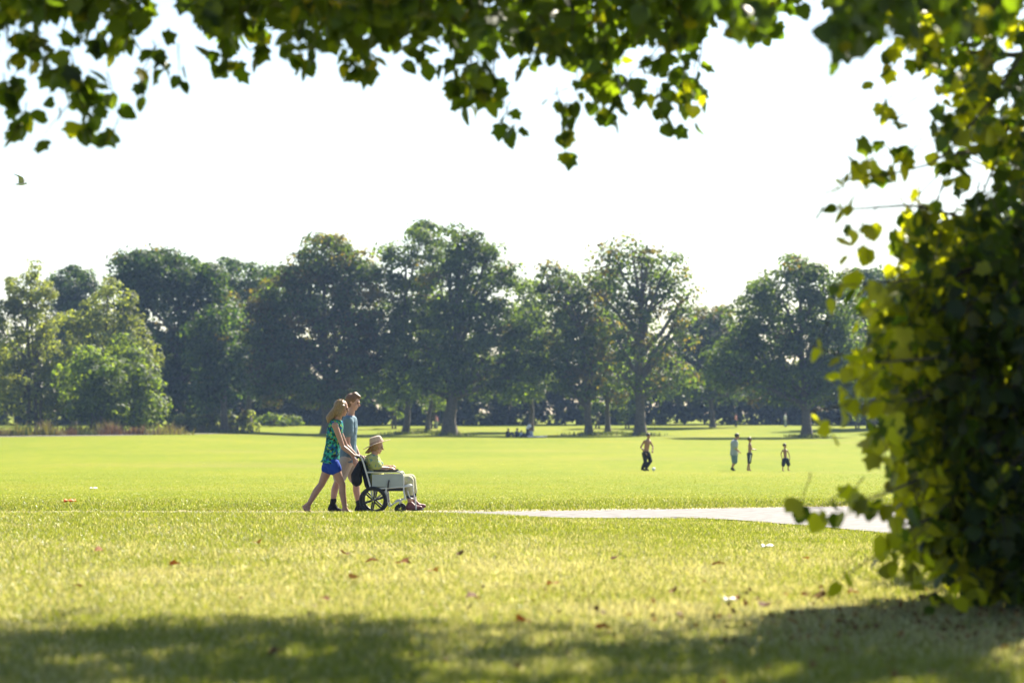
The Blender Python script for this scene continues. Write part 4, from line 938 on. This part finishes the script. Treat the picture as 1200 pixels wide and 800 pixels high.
def seated_elder():
    root = empty('person', (Wp(500, 725)[0], GY0, Wp(500, 600)[2]))
    tag(root, 'seated older person in wide straw hat and yellow print shirt riding in the wheelchair', 'person')
    J = dict(pelvis=Wp(500, 552), chest=Wp(474, 452), neck=Wp(480, 412), head=Wp(497, 372), face=unit(A(1, -.08, -.25)), hup=unit(A(.25, 0, 1)),
             shr=Wp(474, 436, -.17), elr=Wp(512, 487, -.23), wrr=Wp(556, 484, -.16), hdr=A(1, .1, -.05), hnr=A(0, -.2, 1), tsr=-1,
             shl=Wp(474, 436, .17), ell=Wp(512, 487, .23), wrl=Wp(556, 478, .12), hdl=A(1, -.3, .1), hnl=A(0, .2, 1), tsl=1,
             hpr=Wp(510, 562, -.09), knr=Wp(664, 548, -.11), anr=Wp(672, 668, -.10), tor=Wp(722, 690, -.11), her=Wp(662, 690, -.10),
             hpl=Wp(510, 562, .09), knl=Wp(672, 543, .11), anl=Wp(690, 662, .10), tol=Wp(738, 684, .11), hel=Wp(680, 684, .10), curl=50)
    solid('body', body(J, NEARV, FX, .92, 1.0, .94), M['skin_pale'], root, .0065)
    solid('shirt', shirt_prims(J, NEARV, .92, 1.05, .05, False, .72, .022), M['yellow_shirt'], root)
    solid('trousers', legs_cloth(J, NEARV, .92, 1.05, 1.52, .018), M['cream_trouser'], root)
    hd = J['head']; up = unit(A(-.30, 0, 1)); cc = hd + A(-.008, 0, .062)
    b = cc - up*.02
    solid('hair', [ell(hd + A(-.028, 0, .0), .086, .082, .09, (0, 0, 1), NEARV), cap(hd+A(-.06, 0, -.02), Wp(452, 400), .05, .03), cap(Wp(452, 398), Wp(438, 406), .028, .012)], M['blonde'], root)
    # hat: crown and a brim that dips at the back
    f_ = unit(np.cross(NEARV, up)); f_ = f_ if f_[0] > 0 else -f_
    br = lat(8, 28, lambda s_: (lambda a, r, z: b + (np.cos(a)[:, None]*f_*r*1.12 + np.sin(a)[:, None]*NEARV*r) + up*z - A(0, 0, 1)*((r/.19)**2*.03*(np.cos(a) < 0)*abs(np.cos(a)))[:, None])(np.linspace(0, 2*np.pi, 28, endpoint=False), [.02, .10, .15, .19, .192, .15, .10, .02][int(round(s_*7))], [-.004, -.004, -.002, -.004, .003, .006, .006, .006][int(round(s_*7))]))
    solid('sun_hat', [br, loft([b - up*.01, b + up*.05, b + up*.095, b + up*.112], NEARV, [.098, .094, .082, .045], [.108, .102, .088, .05])], M['straw'], root, .006, 3)
    solid('hat_band', [loft([b + up*.006, b + up*.03], NEARV, [.103, .102], [.113, .111])], M['band'], root, .005, 1)
    face_parts(hd, J['face'], J['hup'], .94, root, M['eye'])
    for q in 'lr':
        solid('shoe', shoe(J, q, .95), M['shoe_brown'], root, .007)
        solid('sock', [cap(mid(J['an'+q], J['kn'+q], .62), mid(J['an'+q], J['kn'+q], .30), .060, .050)], M['navy'], root, .007)
    finish(root)
seated_elder()

# ------------------------------------------------------------------ wheelchair
def ptube(name, paths, mat, parent, sides=10):
    V, Fc = tube([(smooth_path(p), np.full(len(smooth_path(p)), r)) for p, r in paths], sides); return np_mesh(name, V, Fc, mat, parent=parent, smooth=True)
def box(name, c, half, mat, parent, bev=.008, rot=None):
    bm = bmesh.new(); bmesh.ops.create_cube(bm, size=2); bmesh.ops.scale(bm, vec=half, verts=bm.verts)
    if bev: bmesh.ops.bevel(bm, geom=bm.edges[:], offset=bev, segments=2, affect='EDGES')
    if rot is not None: bmesh.ops.rotate(bm, cent=(0, 0, 0), matrix=rot, verts=bm.verts)
    bmesh.ops.translate(bm, vec=Vector(c), verts=bm.verts); return bm_obj(name, bm, mat, parent, smooth=False)
def wheel(name, c, r, tyre, parent, spokes, rimmat, width=.022):
    bm = bmesh.new(); n = 40; m = 10
    def torus(R0, rr, flat=1.0):
        vs = [[bm.verts.new((c[0]+(R0+rr*math.cos(2*math.pi*j/m))*math.cos(2*math.pi*i/n), c[1]+rr*flat*math.sin(2*math.pi*j/m), c[2]+(R0+rr*math.cos(2*math.pi*j/m))*math.sin(2*math.pi*i/n))) for j in range(m)] for i in range(n)]
        for i in range(n):
            for j in range(m): bm.faces.new((vs[i][j], vs[(i+1) % n][j], vs[(i+1) % n][(j+1) % m], vs[i][(j+1) % m]))
    torus(r-tyre, tyre); bmesh.ops.recalc_face_normals(bm, faces=bm.faces); t = bm_obj(name, bm, M['rubber'], parent)
    bm = bmesh.new(); torus(r-2*tyre-.004, .010, 1.4); bmesh.ops.recalc_face_normals(bm, faces=bm.faces); bm_obj('rim', bm, rimmat, t)
    c = np.asarray(c, float); P_ = [([c + A(0, -.03, 0), c + A(0, .03, 0)], .028)]
    for i in range(spokes):
        a = 2*math.pi*i/spokes + .3; d = A(math.cos(a), 0, math.sin(a)); P_.append(([c + d*.02, c + d*(r-2*tyre-.006)], .0125))
    ptube('spokes', P_, rimmat, t, 8)
    return t
def wheelchair():
    root = empty('wheelchair', (Wp(540, 725)[0], GY0, GZ0)); tag(root, 'white-framed transit wheelchair with small spoked rear wheels on the path', 'wheelchair')
    for s in (-1, 1):
        o = s*.25
        w = wheel('rear_wheel', Wp(483, 651, o*1.1), .208, .021, root, 6, M['plastic'])
        wheel('front_caster', Wp(620, 697, o*.9), .079, .014, root, 5, M['plastic'])
        ptube('side_frame', [([Wp(398, 428, o), Wp(418, 424, o), Wp(428, 440, o), Wp(472, 592, o), Wp(478, 640, o)], .0125),
                            ([Wp(470, 592, o), Wp(560, 586, o), Wp(660, 578, o), Wp(690, 574, o)], .0125),
                            ([Wp(452, 505, o), Wp(520, 506, o), Wp(600, 503, o), Wp(630, 506, o), Wp(640, 530, o), Wp(640, 600, o), Wp(650, 650, o)], .0115),
                            ([Wp(476, 650, o), Wp(540, 640, o), Wp(550, 590, o)], .011),
                            ([Wp(550, 590, o), Wp(560, 690, o*.95), Wp(596, 660, o*.95), Wp(640, 645, o*.95)], .0105),
                            ([Wp(596, 655, o*.93), Wp(620, 650, o*.9), Wp(620, 697, o*.9)], .0105)], M['metal'], root)
        ptube('push_handle', [([Wp(396, 430, o), Wp(412, 424, o)], .018)], M['plastic'], root)
        ptube('footrest_hanger', [([Wp(640, 580, o), Wp(668, 566, o*.9), Wp(688, 576, o*.85), Wp(688, 600, o*.8), Wp(700, 650, o*.7), Wp(704, 700, o*.62)], .0105),
                                  ([Wp(660, 600, o*.9), Wp(672, 640, o*.8), Wp(700, 645, o*.7)], .009)], M['metal'], root)
        box('foot_plate', Wp(712, 702, o*.42), (.085, .07, .007), M['plastic'], root, .004, Matrix.Rotation(R(-6), 3, 'Y'))
        box('side_panel', Wp(556, 548, o*1.02), ((635-476)/702.0, .006, (582-517)/702.0), M['panel'], root, .004)
        box('arm_pad', Wp(545, 497, o*1.02), ((606-482)/702.0, .028, .013), M['vinyl'], root, .008)
        ptube('brake_lever', [([Wp(560, 585, o*1.12), Wp(562, 560, o*1.16), Wp(566, 545, o*1.18)], .012)], M['plastic'], root)
    box('seat', Wp(560, 596), (.235, .225, .02), M['vinyl'], root, .012)
    V = loft([Wp(478, 598), Wp(462, 555), Wp(447, 500), Wp(431, 445)], NEARV, [.235]*4, [.018]*4); solid('backrest', [V], M['vinyl'], root, .01, 2)
    ptube('cross_brace', [([Wp(500, 640, -.24), Wp(560, 590, .24)], .011), ([Wp(500, 640, .24), Wp(560, 590, -.24)], .011), ([Wp(483, 651, -.27), Wp(483, 651, .27)], .010)], M['metal'], root)
    finish(root)
    bag = empty('shoulder_bag', tuple(Wp(400, 575, -.12))); tag(bag, 'soft black bag hanging from the push handles behind the wheelchair back', 'bag')
    solid('pouch', [loft([Wp(402, 578, -.12), Wp(396, 560, -.12), Wp(394, 520, -.12), Wp(408, 475, -.12), Wp(416, 445, -.12)], NEARV, [.09, .14, .15, .12, .05], [.035, .082, .085, .05, .024]),
                    ell(Wp(385, 555, -.12), .11, .05, .06, (0, 0, 1), NEARV)], M['black'], bag, .009)
    ptube('strap', [([Wp(412, 420, -.24), Wp(414, 450, -.2), Wp(404, 490, -.16)], .010), ([Wp(412, 420, .1), Wp(418, 450, .02), Wp(410, 490, -.06)], .010)], M['black'], bag); finish(bag)
    b2 = empty('rucksack', tuple(Wp(452, 600, .02))); tag(b2, 'dark bulky rucksack slung against the wheelchair backrest beside the soft bag', 'bag')
    solid('pouch', [loft([Wp(464, 598, .03), Wp(452, 580, .03), Wp(440, 520, .03), Wp(428, 460, .03), Wp(424, 445, .03)], NEARV, [.10, .16, .17, .15, .08], [.03, .05, .058, .045, .02])], M['navy'], b2, .009)
    ptube('strap', [([Wp(418, 424, .2), Wp(426, 450, .14), Wp(430, 480, .1)], .012)], M['black'], b2); finish(b2)
wheelchair()

# ------------------------------------------------------------------ people on the field
def Fp(sc, d, x0, y0, k):
    """sc: photo pixels per metre at distance d; returns map of zoom coordinates (zoom factor k, origin x0,y0)"""
    def f(xz, yz, off=0.0): 
        p = P(x0 + xz/k, y0 + yz/k, d); return A(p[0], d+off, p[2])
    return f
def field_person(label, W, d, J, s, g, hs, skin, lat_, fac, clothes, hair, group=None, face=None):
    footz = min(J['tol'][2], J['tor'][2]) - .03; bx = J['pelvis'][0]; dz = Hs(bx, d) - footz
    for k_, v in J.items():
        if isinstance(v, np.ndarray) and len(v) == 3 and k_[:2] in ('pe', 'ch', 'ne', 'he', 'sh', 'el', 'wr', 'hp', 'kn', 'an', 'to') : J[k_] = v + A(0, 0, dz)
    root = empty('person', (bx, d, Hs(bx, d))); tag(root, label, 'person', group)
    solid('body', body(J, lat_, fac, s, g, hs), skin, root, .012, 3)
    for nm, pr, mt in clothes(J): solid(nm, pr, mt, root, .014, 3)
    hd = J['head']; f = unit(fac)
    if hair is not None: solid('hair', [ell(hd + A(0, 0, .035*hs) - f*.018*hs, .09*hs, .108*hs, .098*hs, (0, 0, 1), lat_)], hair, root, .014, 2)
    finish(root); return root
GP = 'people out on the open field'
d = 109.0; W = Fp(26, d, 730, 480, 5.714); px = 1/(5.714*26)
f1 = unit(A(.7, -.7, 0)); l1 = unit(np.cross(A(0, 0, 1), f1)); a_ = lambda p, v: p + v
def sway(p, lv, w): return p + lv*w
J = dict(pelvis=W(155, 283), chest=W(163, 222), neck=W(168, 193), head=W(171, 172), face=f1,
         shl=W(163, 208)+l1*.17, ell=W(188, 245)+l1*.13, wrl=W(186, 270)+f1*.12, shr=W(160, 208)-l1*.17, elr=W(124, 248)-l1*.05, wrr=W(146, 284)-l1*.08+f1*.12,
         hpl=W(160, 292)+l1*.08, knl=W(176, 340)+f1*.08, anl=W(156, 384), tol=W(160, 402)+f1*.10, hpr=W(150, 292)-l1*.08, knr=W(146, 345)+f1*.04, anr=W(136, 388)-f1*.05, tor=W(142, 402)+f1*.10)
field_person('bare-chested man in long black trousers jogging alone on the field', W, d, J, 1.0, .95, 1.0, M['skin_tan'], l1, f1,
             lambda J: [('trousers', legs_cloth(J, l1, 1, 1, 1.92, .022), M['black']), ('shoe', shoe(J, 'l'), M['black']), ('shoe', shoe(J, 'r'), M['black'])], M['darkhair'], GP)
f2 = unit(A(.9, .25, 0)); l2 = unit(np.cross(A(0, 0, 1), f2))
J = dict(pelvis=W(744, 275), chest=W(745, 212), neck=W(752, 182), head=W(765, 158), face=unit(A(1, 0, -.35)),
         shl=W(750, 197)+l2*.2, ell=W(758, 232)+l2*.2, wrl=W(774, 258)+l2*.1, shr=W(744, 197)-l2*.2, elr=W(738, 238)-l2*.22, wrr=W(768, 258)-l2*.14,
         hpl=W(748, 285)+l2*.09, knl=W(752, 328)+l2*.09, anl=W(738, 370)+l2*.08, tol=W(752, 386)+l2*.09, hpr=W(742, 285)-l2*.09, knr=W(744, 330)-l2*.09, anr=W(726, 370)-l2*.08, tor=W(740, 386)-l2*.09)
field_person('stout man in pale grey shirt and dark shorts looking down on the field', W, d, J, 1.04, 1.15, 1.05, M['skin'], l2, f2,
             lambda J: [('shirt', shirt_prims(J, l2, 1.04, 1.2, .09, False, .75, .03), M['grey_tee']), ('shorts', legs_cloth(J, l2, 1.04, 1.18, .95, .03), M['teal_grey']), ('shoe', shoe(J, 'l', 1.1), M['black']), ('shoe', shoe(J, 'r', 1.1), M['black'])], M['darkhair'], GP)
d = 107.0; W = Fp(26, d, 730, 480, 5.714)
J = dict(pelvis=W(848, 298), chest=W(850, 252), neck=W(849, 224), head=W(848, 203), face=f2,
         shl=W(852, 238)+l2*.14, ell=W(864, 262)+l2*.15, wrl=W(878, 265)+l2*.12, shr=W(848, 238)-l2*.14, elr=W(852, 268)-l2*.17, wrr=W(872, 268)-l2*.12,
         hpl=W(850, 308)+l2*.06, knl=W(850, 350)+l2*.07, anl=W(850, 396)+l2*.07, tol=W(862, 412)+l2*.07, hpr=W(846, 308)-l2*.06, knr=W(842, 350)-l2*.07, anr=W(830, 396)-l2*.07, tor=W(838, 412)-l2*.07)
r_ = field_person('shirtless boy in long dark shorts holding his arms forward, next to the stout man', W, d, J, .84, .84, .93, M['skin_tan'], l2, f2,
             lambda J: [('shorts', legs_cloth(J, l2, .84, .95, 1.05, .04), M['navy']), ('stripe', [cap(J['hpr']-l2*.105+A(0, 0, .02), J['knr']-l2*.085, .022, .02)], M['white_cloth'])], M['darkhair'], GP)
f3 = unit(A(.6, -.75, 0)); l3 = unit(np.cross(A(0, 0, 1), f3))
J = dict(pelvis=W(1088, 325), chest=W(1085, 278), neck=W(1083, 254), head=W(1083, 236), face=f3,
         shl=W(1086, 266)+l3*.125, ell=W(1098, 292)+l3*.13, wrl=W(1106, 318)+l3*.1, shr=W(1082, 266)-l3*.125, elr=W(1072, 292)-l3*.13, wrr=W(1076, 318)-l3*.1,
         hpl=W(1092, 332)+l3*.055, knl=W(1102, 362)+l3*.06, anl=W(1100, 392)+l3*.06, tol=W(1104, 404)+l3*.06+f3*.06, hpr=W(1084, 332)-l3*.055, knr=W(1080, 364)-l3*.06, anr=W(1076, 392)-l3*.06, tor=W(1078, 404)-l3*.06+f3*.06)
field_person('smallest shirtless boy in dark shorts standing farthest right on the field', W, d, J, .72, .8, .88, M['skin_tan'], l3, f3,
             lambda J: [('shorts', legs_cloth(J, l3, .72, 1.0, .95, .04), M['navy'])], M['darkhair'], GP)
# ball by the jogger
bp_ = P(766, 551, 108.5); bz = Hs(bp_[0], 108.5) + .085
bm = bmesh.new(); bmesh.ops.create_icosphere(bm, subdivisions=3, radius=.085)
ball = bm_obj('ball', bm, simple('ball_leather', (.75, .74, .7), .5, noise=.1, scale=12)); ball.location = (bp_[0], 108.5, bz); tag(ball, 'white ball on the grass just right of the jogging man', 'ball')

# picnic group and strollers far off
def far_sitter(label, px, d, cloth, skin, s=1.0, fx=1, bottoms=None, group='people sitting on the grass far off', hair=True):
    bx = (px-600)/F*d; z = Hs(bx, d) + .03; fa = A(fx, -.3, 0); fa = unit(fa); la = unit(np.cross(A(0, 0, 1), fa)); B = A(bx, d, z)
    q = lambda f_, l_, h: B + fa*f_*s + la*l_*s + A(0, 0, h*s)
    J = dict(pelvis=q(0, 0, .13), chest=q(.02, 0, .40), neck=q(.06, 0, .56), head=q(.10, 0, .70), face=fa,
             shl=q(.04, .18, .49), ell=q(.16, .24, .28), wrl=q(.36, .14, .30), shr=q(.04, -.18, .49), elr=q(.16, -.24, .28), wrr=q(.36, -.14, .30),
             hpl=q(.06, .09, .13), knl=q(.40, .14, .40), anl=q(.62, .12, .07), tol=q(.76, .12, .04), hpr=q(.06, -.09, .13), knr=q(.40, -.14, .38), anr=q(.62, -.12, .07), tor=q(.76, -.12, .04))
    root = empty('person', tuple(B)); tag(root, label, 'person', group)
    solid('body', body(J, la, fa, s, 1, s), skin, root, .02, 2)
    solid('shirt', shirt_prims(J, la, s, 1.15, .04, False, .8, .03), cloth, root, .02, 2)
    solid('trousers', legs_cloth(J, la, s, 1.1, 1.8, .025), bottoms or M['navy'], root, .02, 2)
    solid('hair', [ell(J['head'] + A(0, 0, .035) - fa*.02, .095*s, .112*s, .10*s, (0, 0, 1), la)], M['darkhair'], root, .02, 1); finish(root)
far_sitter('person in dark clothes sitting leftmost in the far picnic group', 594.5, 238, M['black'], M['skin'], 1.1)
far_sitter('person in dark navy clothes sitting second from left in the far picnic group', 605, 238, M['navy'], M['skin'], 1.1)
far_sitter('small child in light blue sitting third from left in the far picnic group', 610, 237.5, M['grey_tee'], M['skin'], .85)
far_sitter('person in pale striped top sitting beside the white picnic blanket', 623, 238, M['grey_tee'], M['skin'], 1.1, -1)
def far_stander(label, px, d, top, bottom, s=1.0, bendf=0.0, fx=1, group='people standing far off by the trees'):
    bx = (px-600)/F*d; z = Hs(bx, d); fa = unit(A(fx, -.2, 0)); la = unit(np.cross(A(0, 0, 1), fa)); B = A(bx, d, z)
    q = lambda f_, l_, h: B + fa*f_*s + la*l_*s + A(0, 0, h*s)
    t = bendf; k = lambda h, f0=0: (f0 + math.sin(t)*h, .92 + math.cos(t)*h)
    c, n_, h_, sh = k(.34), k(.53), k(.68, .04), k(.46)
    J = dict(pelvis=q(0, 0, .92), chest=q(c[0], 0, c[1]), neck=q(n_[0], 0, n_[1]), head=q(h_[0], 0, h_[1]), face=unit(fa-A(0, 0, .3+t)),
             shl=q(sh[0], .19, sh[1]), ell=q(sh[0]+.06, .22, sh[1]-.28), wrl=q(sh[0]+.16, .18, sh[1]-.50), shr=q(sh[0], -.19, sh[1]), elr=q(sh[0]+.04, -.22, sh[1]-.28), wrr=q(sh[0]+.10, -.18, sh[1]-.50),
             hpl=q(0, .09, .88), knl=q(.06, .10, .48), anl=q(.08, .10, .09), tol=q(.24, .10, .04), hpr=q(0, -.09, .88), knr=q(.0, -.10, .48), anr=q(-.08, -.10, .09), tor=q(.08, -.10, .04))
    root = empty('person', tuple(B)); tag(root, label, 'person', group)
    solid('body', body(J, la, fa, s, 1, s), M['skin'], root, .02, 2)
    solid('shirt', shirt_prims(J, la, s, 1.1, .06, False, .6, .03), top, root, .02, 2)
    solid('trousers', legs_cloth(J, la, s, 1.1, 1.85, .025), bottom, root, .02, 2)
    solid('hair', [ell(J['head'] + A(0, 0, .035) - fa*.02, .095*s, .112*s, .10*s, (0, 0, 1), la)], M['darkhair'], root, .02, 1); finish(root)
far_stander('person in a white top bending over the far picnic group', 618, 239.5, M['white_cloth'], M['navy'], .95, .6)
far_stander('person in pale pink top standing left of the thickest far trunk', 512, 283, M['pink'], M['grey_tee'], 1.0, .1, -1)
far_stander('person in white walking along the dark wood left of the lone right tree', 920, 292, M['white_cloth'], M['grey_tee'], 1.0, 0)
far_stander('person in faded pink top walking behind the stout man by the dark wood', 862, 292, M['pink'], M['navy'], .95, 0)
def blanket():
    c = P(629.5, 513, 237.6); n = 16; u = np.linspace(-1, 1, n); U, Vv = np.meshgrid(u, u); X = c[0] + U*.95; Y_ = 237.4 + Vv*1.1
    Z = H(X, Y_) + .09 + .05*np.sin(U*6+Vv*3)*np.cos(Vv*5) + .04*np.abs(U)
    ii = np.arange(n*n).reshape(n, n); V = np.stack([X, Y_, Z], -1).reshape(-1, 3); top = np.stack([ii[:-1, :-1], ii[:-1, 1:], ii[1:, 1:], ii[1:, :-1]], -1).reshape(-1, 4)
    o = np_mesh('picnic_blanket', V, top, M['white_cloth'], smooth=True); s_ = o.modifiers.new('t', 'SOLIDIFY'); s_.thickness = .03
    tag(o, 'rumpled white blanket spread at the right of the far picnic group', 'blanket')
blanket()

# ------------------------------------------------------------------ small things
def at_ground(px, py, lo=9, hi=120):
    ds = np.linspace(lo, hi, 6000); x, y, z = ray(px, py); k = ds/y; g_ = H(x*k, ds); hit = np.where(CAMZ + z*k <= g_)[0]
    i = hit[0] if len(hit) else -1; return x*k[i], ds[i], float(g_[i])
dry_cols = [(0.1500, 0.0488, 0.0135), (0.1950, 0.0750, 0.0210), (0.1050, 0.0450, 0.0165), (0.2250, 0.1275, 0.0375), (0.1350, 0.0825, 0.0338)]
dm = leafmat('dry_leaf', (1.3, 1.1, .8), .2, .75, .15)
for i, (px_, py_) in enumerate([(430, 664), (468, 665), (404, 654), (505, 675), (412, 684), (385, 710), (857, 708), (895, 718), (965, 706), (940, 704), (990, 738), (975, 770), (330, 772), (300, 640), (95, 694), (200, 668), (650, 690), (720, 660), (790, 700), (540, 655), (610, 735), (1050, 720), (1120, 745), (1000, 700), (880, 765), (700, 745), (120, 650), (560, 708), (946, 660), (835, 668)]):
    x, y, z = at_ground(px_, py_); T, tr = TPL[i % 2]; sz = (.075 if y < 16 else .09)*random.uniform(.6, 1.15)
    V = T*sz; V[:, 2] = V[:, 2]*3.0 + random.uniform(.1, .3)*V[:, 0]
    c = dry_cols[i % 5]; o = np_mesh('fallen_leaf', V, tr, dm, col=np.tile(c, (len(V), 1)))
    o.location = (x, y, z + .035); o.rotation_euler = (random.uniform(.1, .6), random.uniform(-.4, .4), random.uniform(0, 6.28))
    tag(o, 'dry brown fallen leaf lying on the sunlit or dappled foreground lawn', 'leaf', 'fallen dry leaves on the lawn')
n_ = 1900; X = rng.normal(3.0, 1.5, n_); Y = rng.normal(12.6, 1.3, n_); k_ = (Y > 9) & (rng.random(n_) < vn(X, Y, .45, 88)*1.3); X, Y = X[k_], Y[k_]; n_ = len(X)
bc = np.array([(.17, .10, .04), (.22, .15, .06), (.13, .08, .035), (.27, .20, .09)])[rng.integers(0, 4, n_)]*rng.uniform(.7, 1.3, (n_, 1))
lo_ = leaves_mesh('leaf_litter', np.stack([X, Y, H(X, Y) + rng.uniform(.02, .05, n_)], -1), rng.normal(0, 1, (n_, 3))*A(1, 1, .18), rng.uniform(.015, .034, n_), bc, dm)
tag(lo_, 'thin brown leaf litter scattered on the shaded lawn beside the lime tree', 'litter', kind='stuff')
def scrap(name, label, cat, px_, py_, w, l_, hgt, col, lo=9, hi=120):
    x, y, z = at_ground(px_, py_, lo, hi); n = 9; u = np.linspace(-1, 1, n); U, Vv = np.meshgrid(u, u)
    Z = hgt*(.5 + .5*np.sin(U*3.1+1)*np.cos(Vv*2.3+.4)) + .02
    ii = np.arange(n*n).reshape(n, n); V = np.stack([U*w*(1-.12*Vv**2), Vv*l_*(1-.1*U), Z], -1).reshape(-1, 3)
    o = np_mesh(name, V, np.stack([ii[:-1, :-1], ii[:-1, 1:], ii[1:, 1:], ii[1:, :-1]], -1).reshape(-1, 4), simple(name+'_surface', col, .6, noise=.05), smooth=True)
    s_ = o.modifiers.new('t', 'SOLIDIFY'); s_.thickness = .004
    o.location = (x, y, z + .01); o.rotation_euler = (0, 0, .3); tag(o, label, cat)
scrap('paper_scrap', 'crumpled white paper scrap on the lawn in front of the path', 'litter', 900, 645, .055, .035, .03, (.8, .78, .74))
scrap('plastic_wrapper', 'orange and white wrapper lying on the grass at far left', 'litter', 82, 590, .11, .06, .06, (.85, .16, .03), 37, 60)
scrap('paper_scrap', 'small white scrap on the field grass above the orange wrapper', 'litter', 110, 574, .10, .07, .05, (.8, .8, .78), 37, 90)
scrap('paper_scrap', 'small pale scrap lying in the dry grass near the dappled shade', 'litter', 856, 709, .035, .03, .02, (.8, .78, .7))
# slim post beyond the path, seen through the lime leaves
x = (1076-600)/F*41.5; z = Hs(x, 41.5)
pr = empty('post', (x, 41.5, z)); tag(pr, 'slim weathered grey post beyond the path behind the lime leaves', 'post')
o = box('shaft', (x, 41.5, z + .62), (.035, .035, .64), simple('weathered_wood', (.26, .24, .21), .85, noise=.25, scale=8, bump=.4), pr, .006)
bm = bmesh.new(); bmesh.ops.create_cone(bm, cap_ends=True, segments=4, radius1=.055, radius2=.004, depth=.05, matrix=Matrix.Translation((x, 41.5, z + 1.286)) @ Matrix.Rotation(R(45), 4, 'Z')); bm_obj('cap', bm, M['panel'], pr, smooth=False); finish(pr)

# gull gliding at the left
def gull():
    d = 80.0; c = P(25, 214, d); k = lambda x, z, y=0: A(c[0] + x, d + y, c[2] + z)
    root = empty('gull', tuple(c)); tag(root, 'grey-white gull flying with wings raised in the sky at the left', 'bird')
    body_ = [loft([k(-.20, -.06), k(-.12, -.055), k(-.02, -.05), k(.08, -.045), k(.14, -.03)], (0, 1, 0), [.012, .04, .062, .05, .03], [.01, .03, .05, .045, .03]), ell(k(.165, -.02), .032, .035, .036), cap(k(.19, -.025), k(.225, -.035), .010, .004)]
    m = simple('gull_feathers', (.42, .43, .44), .7, noise=.2, scale=10); dk = simple('gull_wing', (.22, .235, .26), .7, noise=.2, scale=10)
    solid('body', body_, m, root, .008, 2)
    for s in (-1, 1):
        sec = [(.02, -.03, .02, .10), (.045, .06, .14, .10), (.06, .15, .30, .085), (-.01, .19, .46, .06), (-.12, .23, .62, .02)]
        V = []
        for x_, z_, y_, ch in sec:
            for q in range(8):
                a = 2*math.pi*q/8; V.append(k(x_ - .02 + ch*math.cos(a)*.9, z_ + .010*math.sin(a)*(ch/.1), s*y_))
        ii = np.arange(40).reshape(5, 8); j = np.roll(ii, -1, 1)
        np_mesh('wing', np.array(V), np.stack([ii[:-1], ii[1:], j[1:], j[:-1]], -1).reshape(-1, 4), dk, parent=root, smooth=True)
    np_mesh('tail', np.array([k(-.18, -.05, -.02), k(-.18, -.05, .02), k(-.29, -.06, .05), k(-.29, -.06, -.05), k(-.18, -.06, -.02), k(-.18, -.06, .02), k(-.29, -.066, .05), k(-.29, -.066, -.05)]), np.array([[0, 1, 2, 3], [7, 6, 5, 4], [3, 2, 6, 7], [1, 0, 4, 5]]), m, parent=root)
    finish(root)
gull()
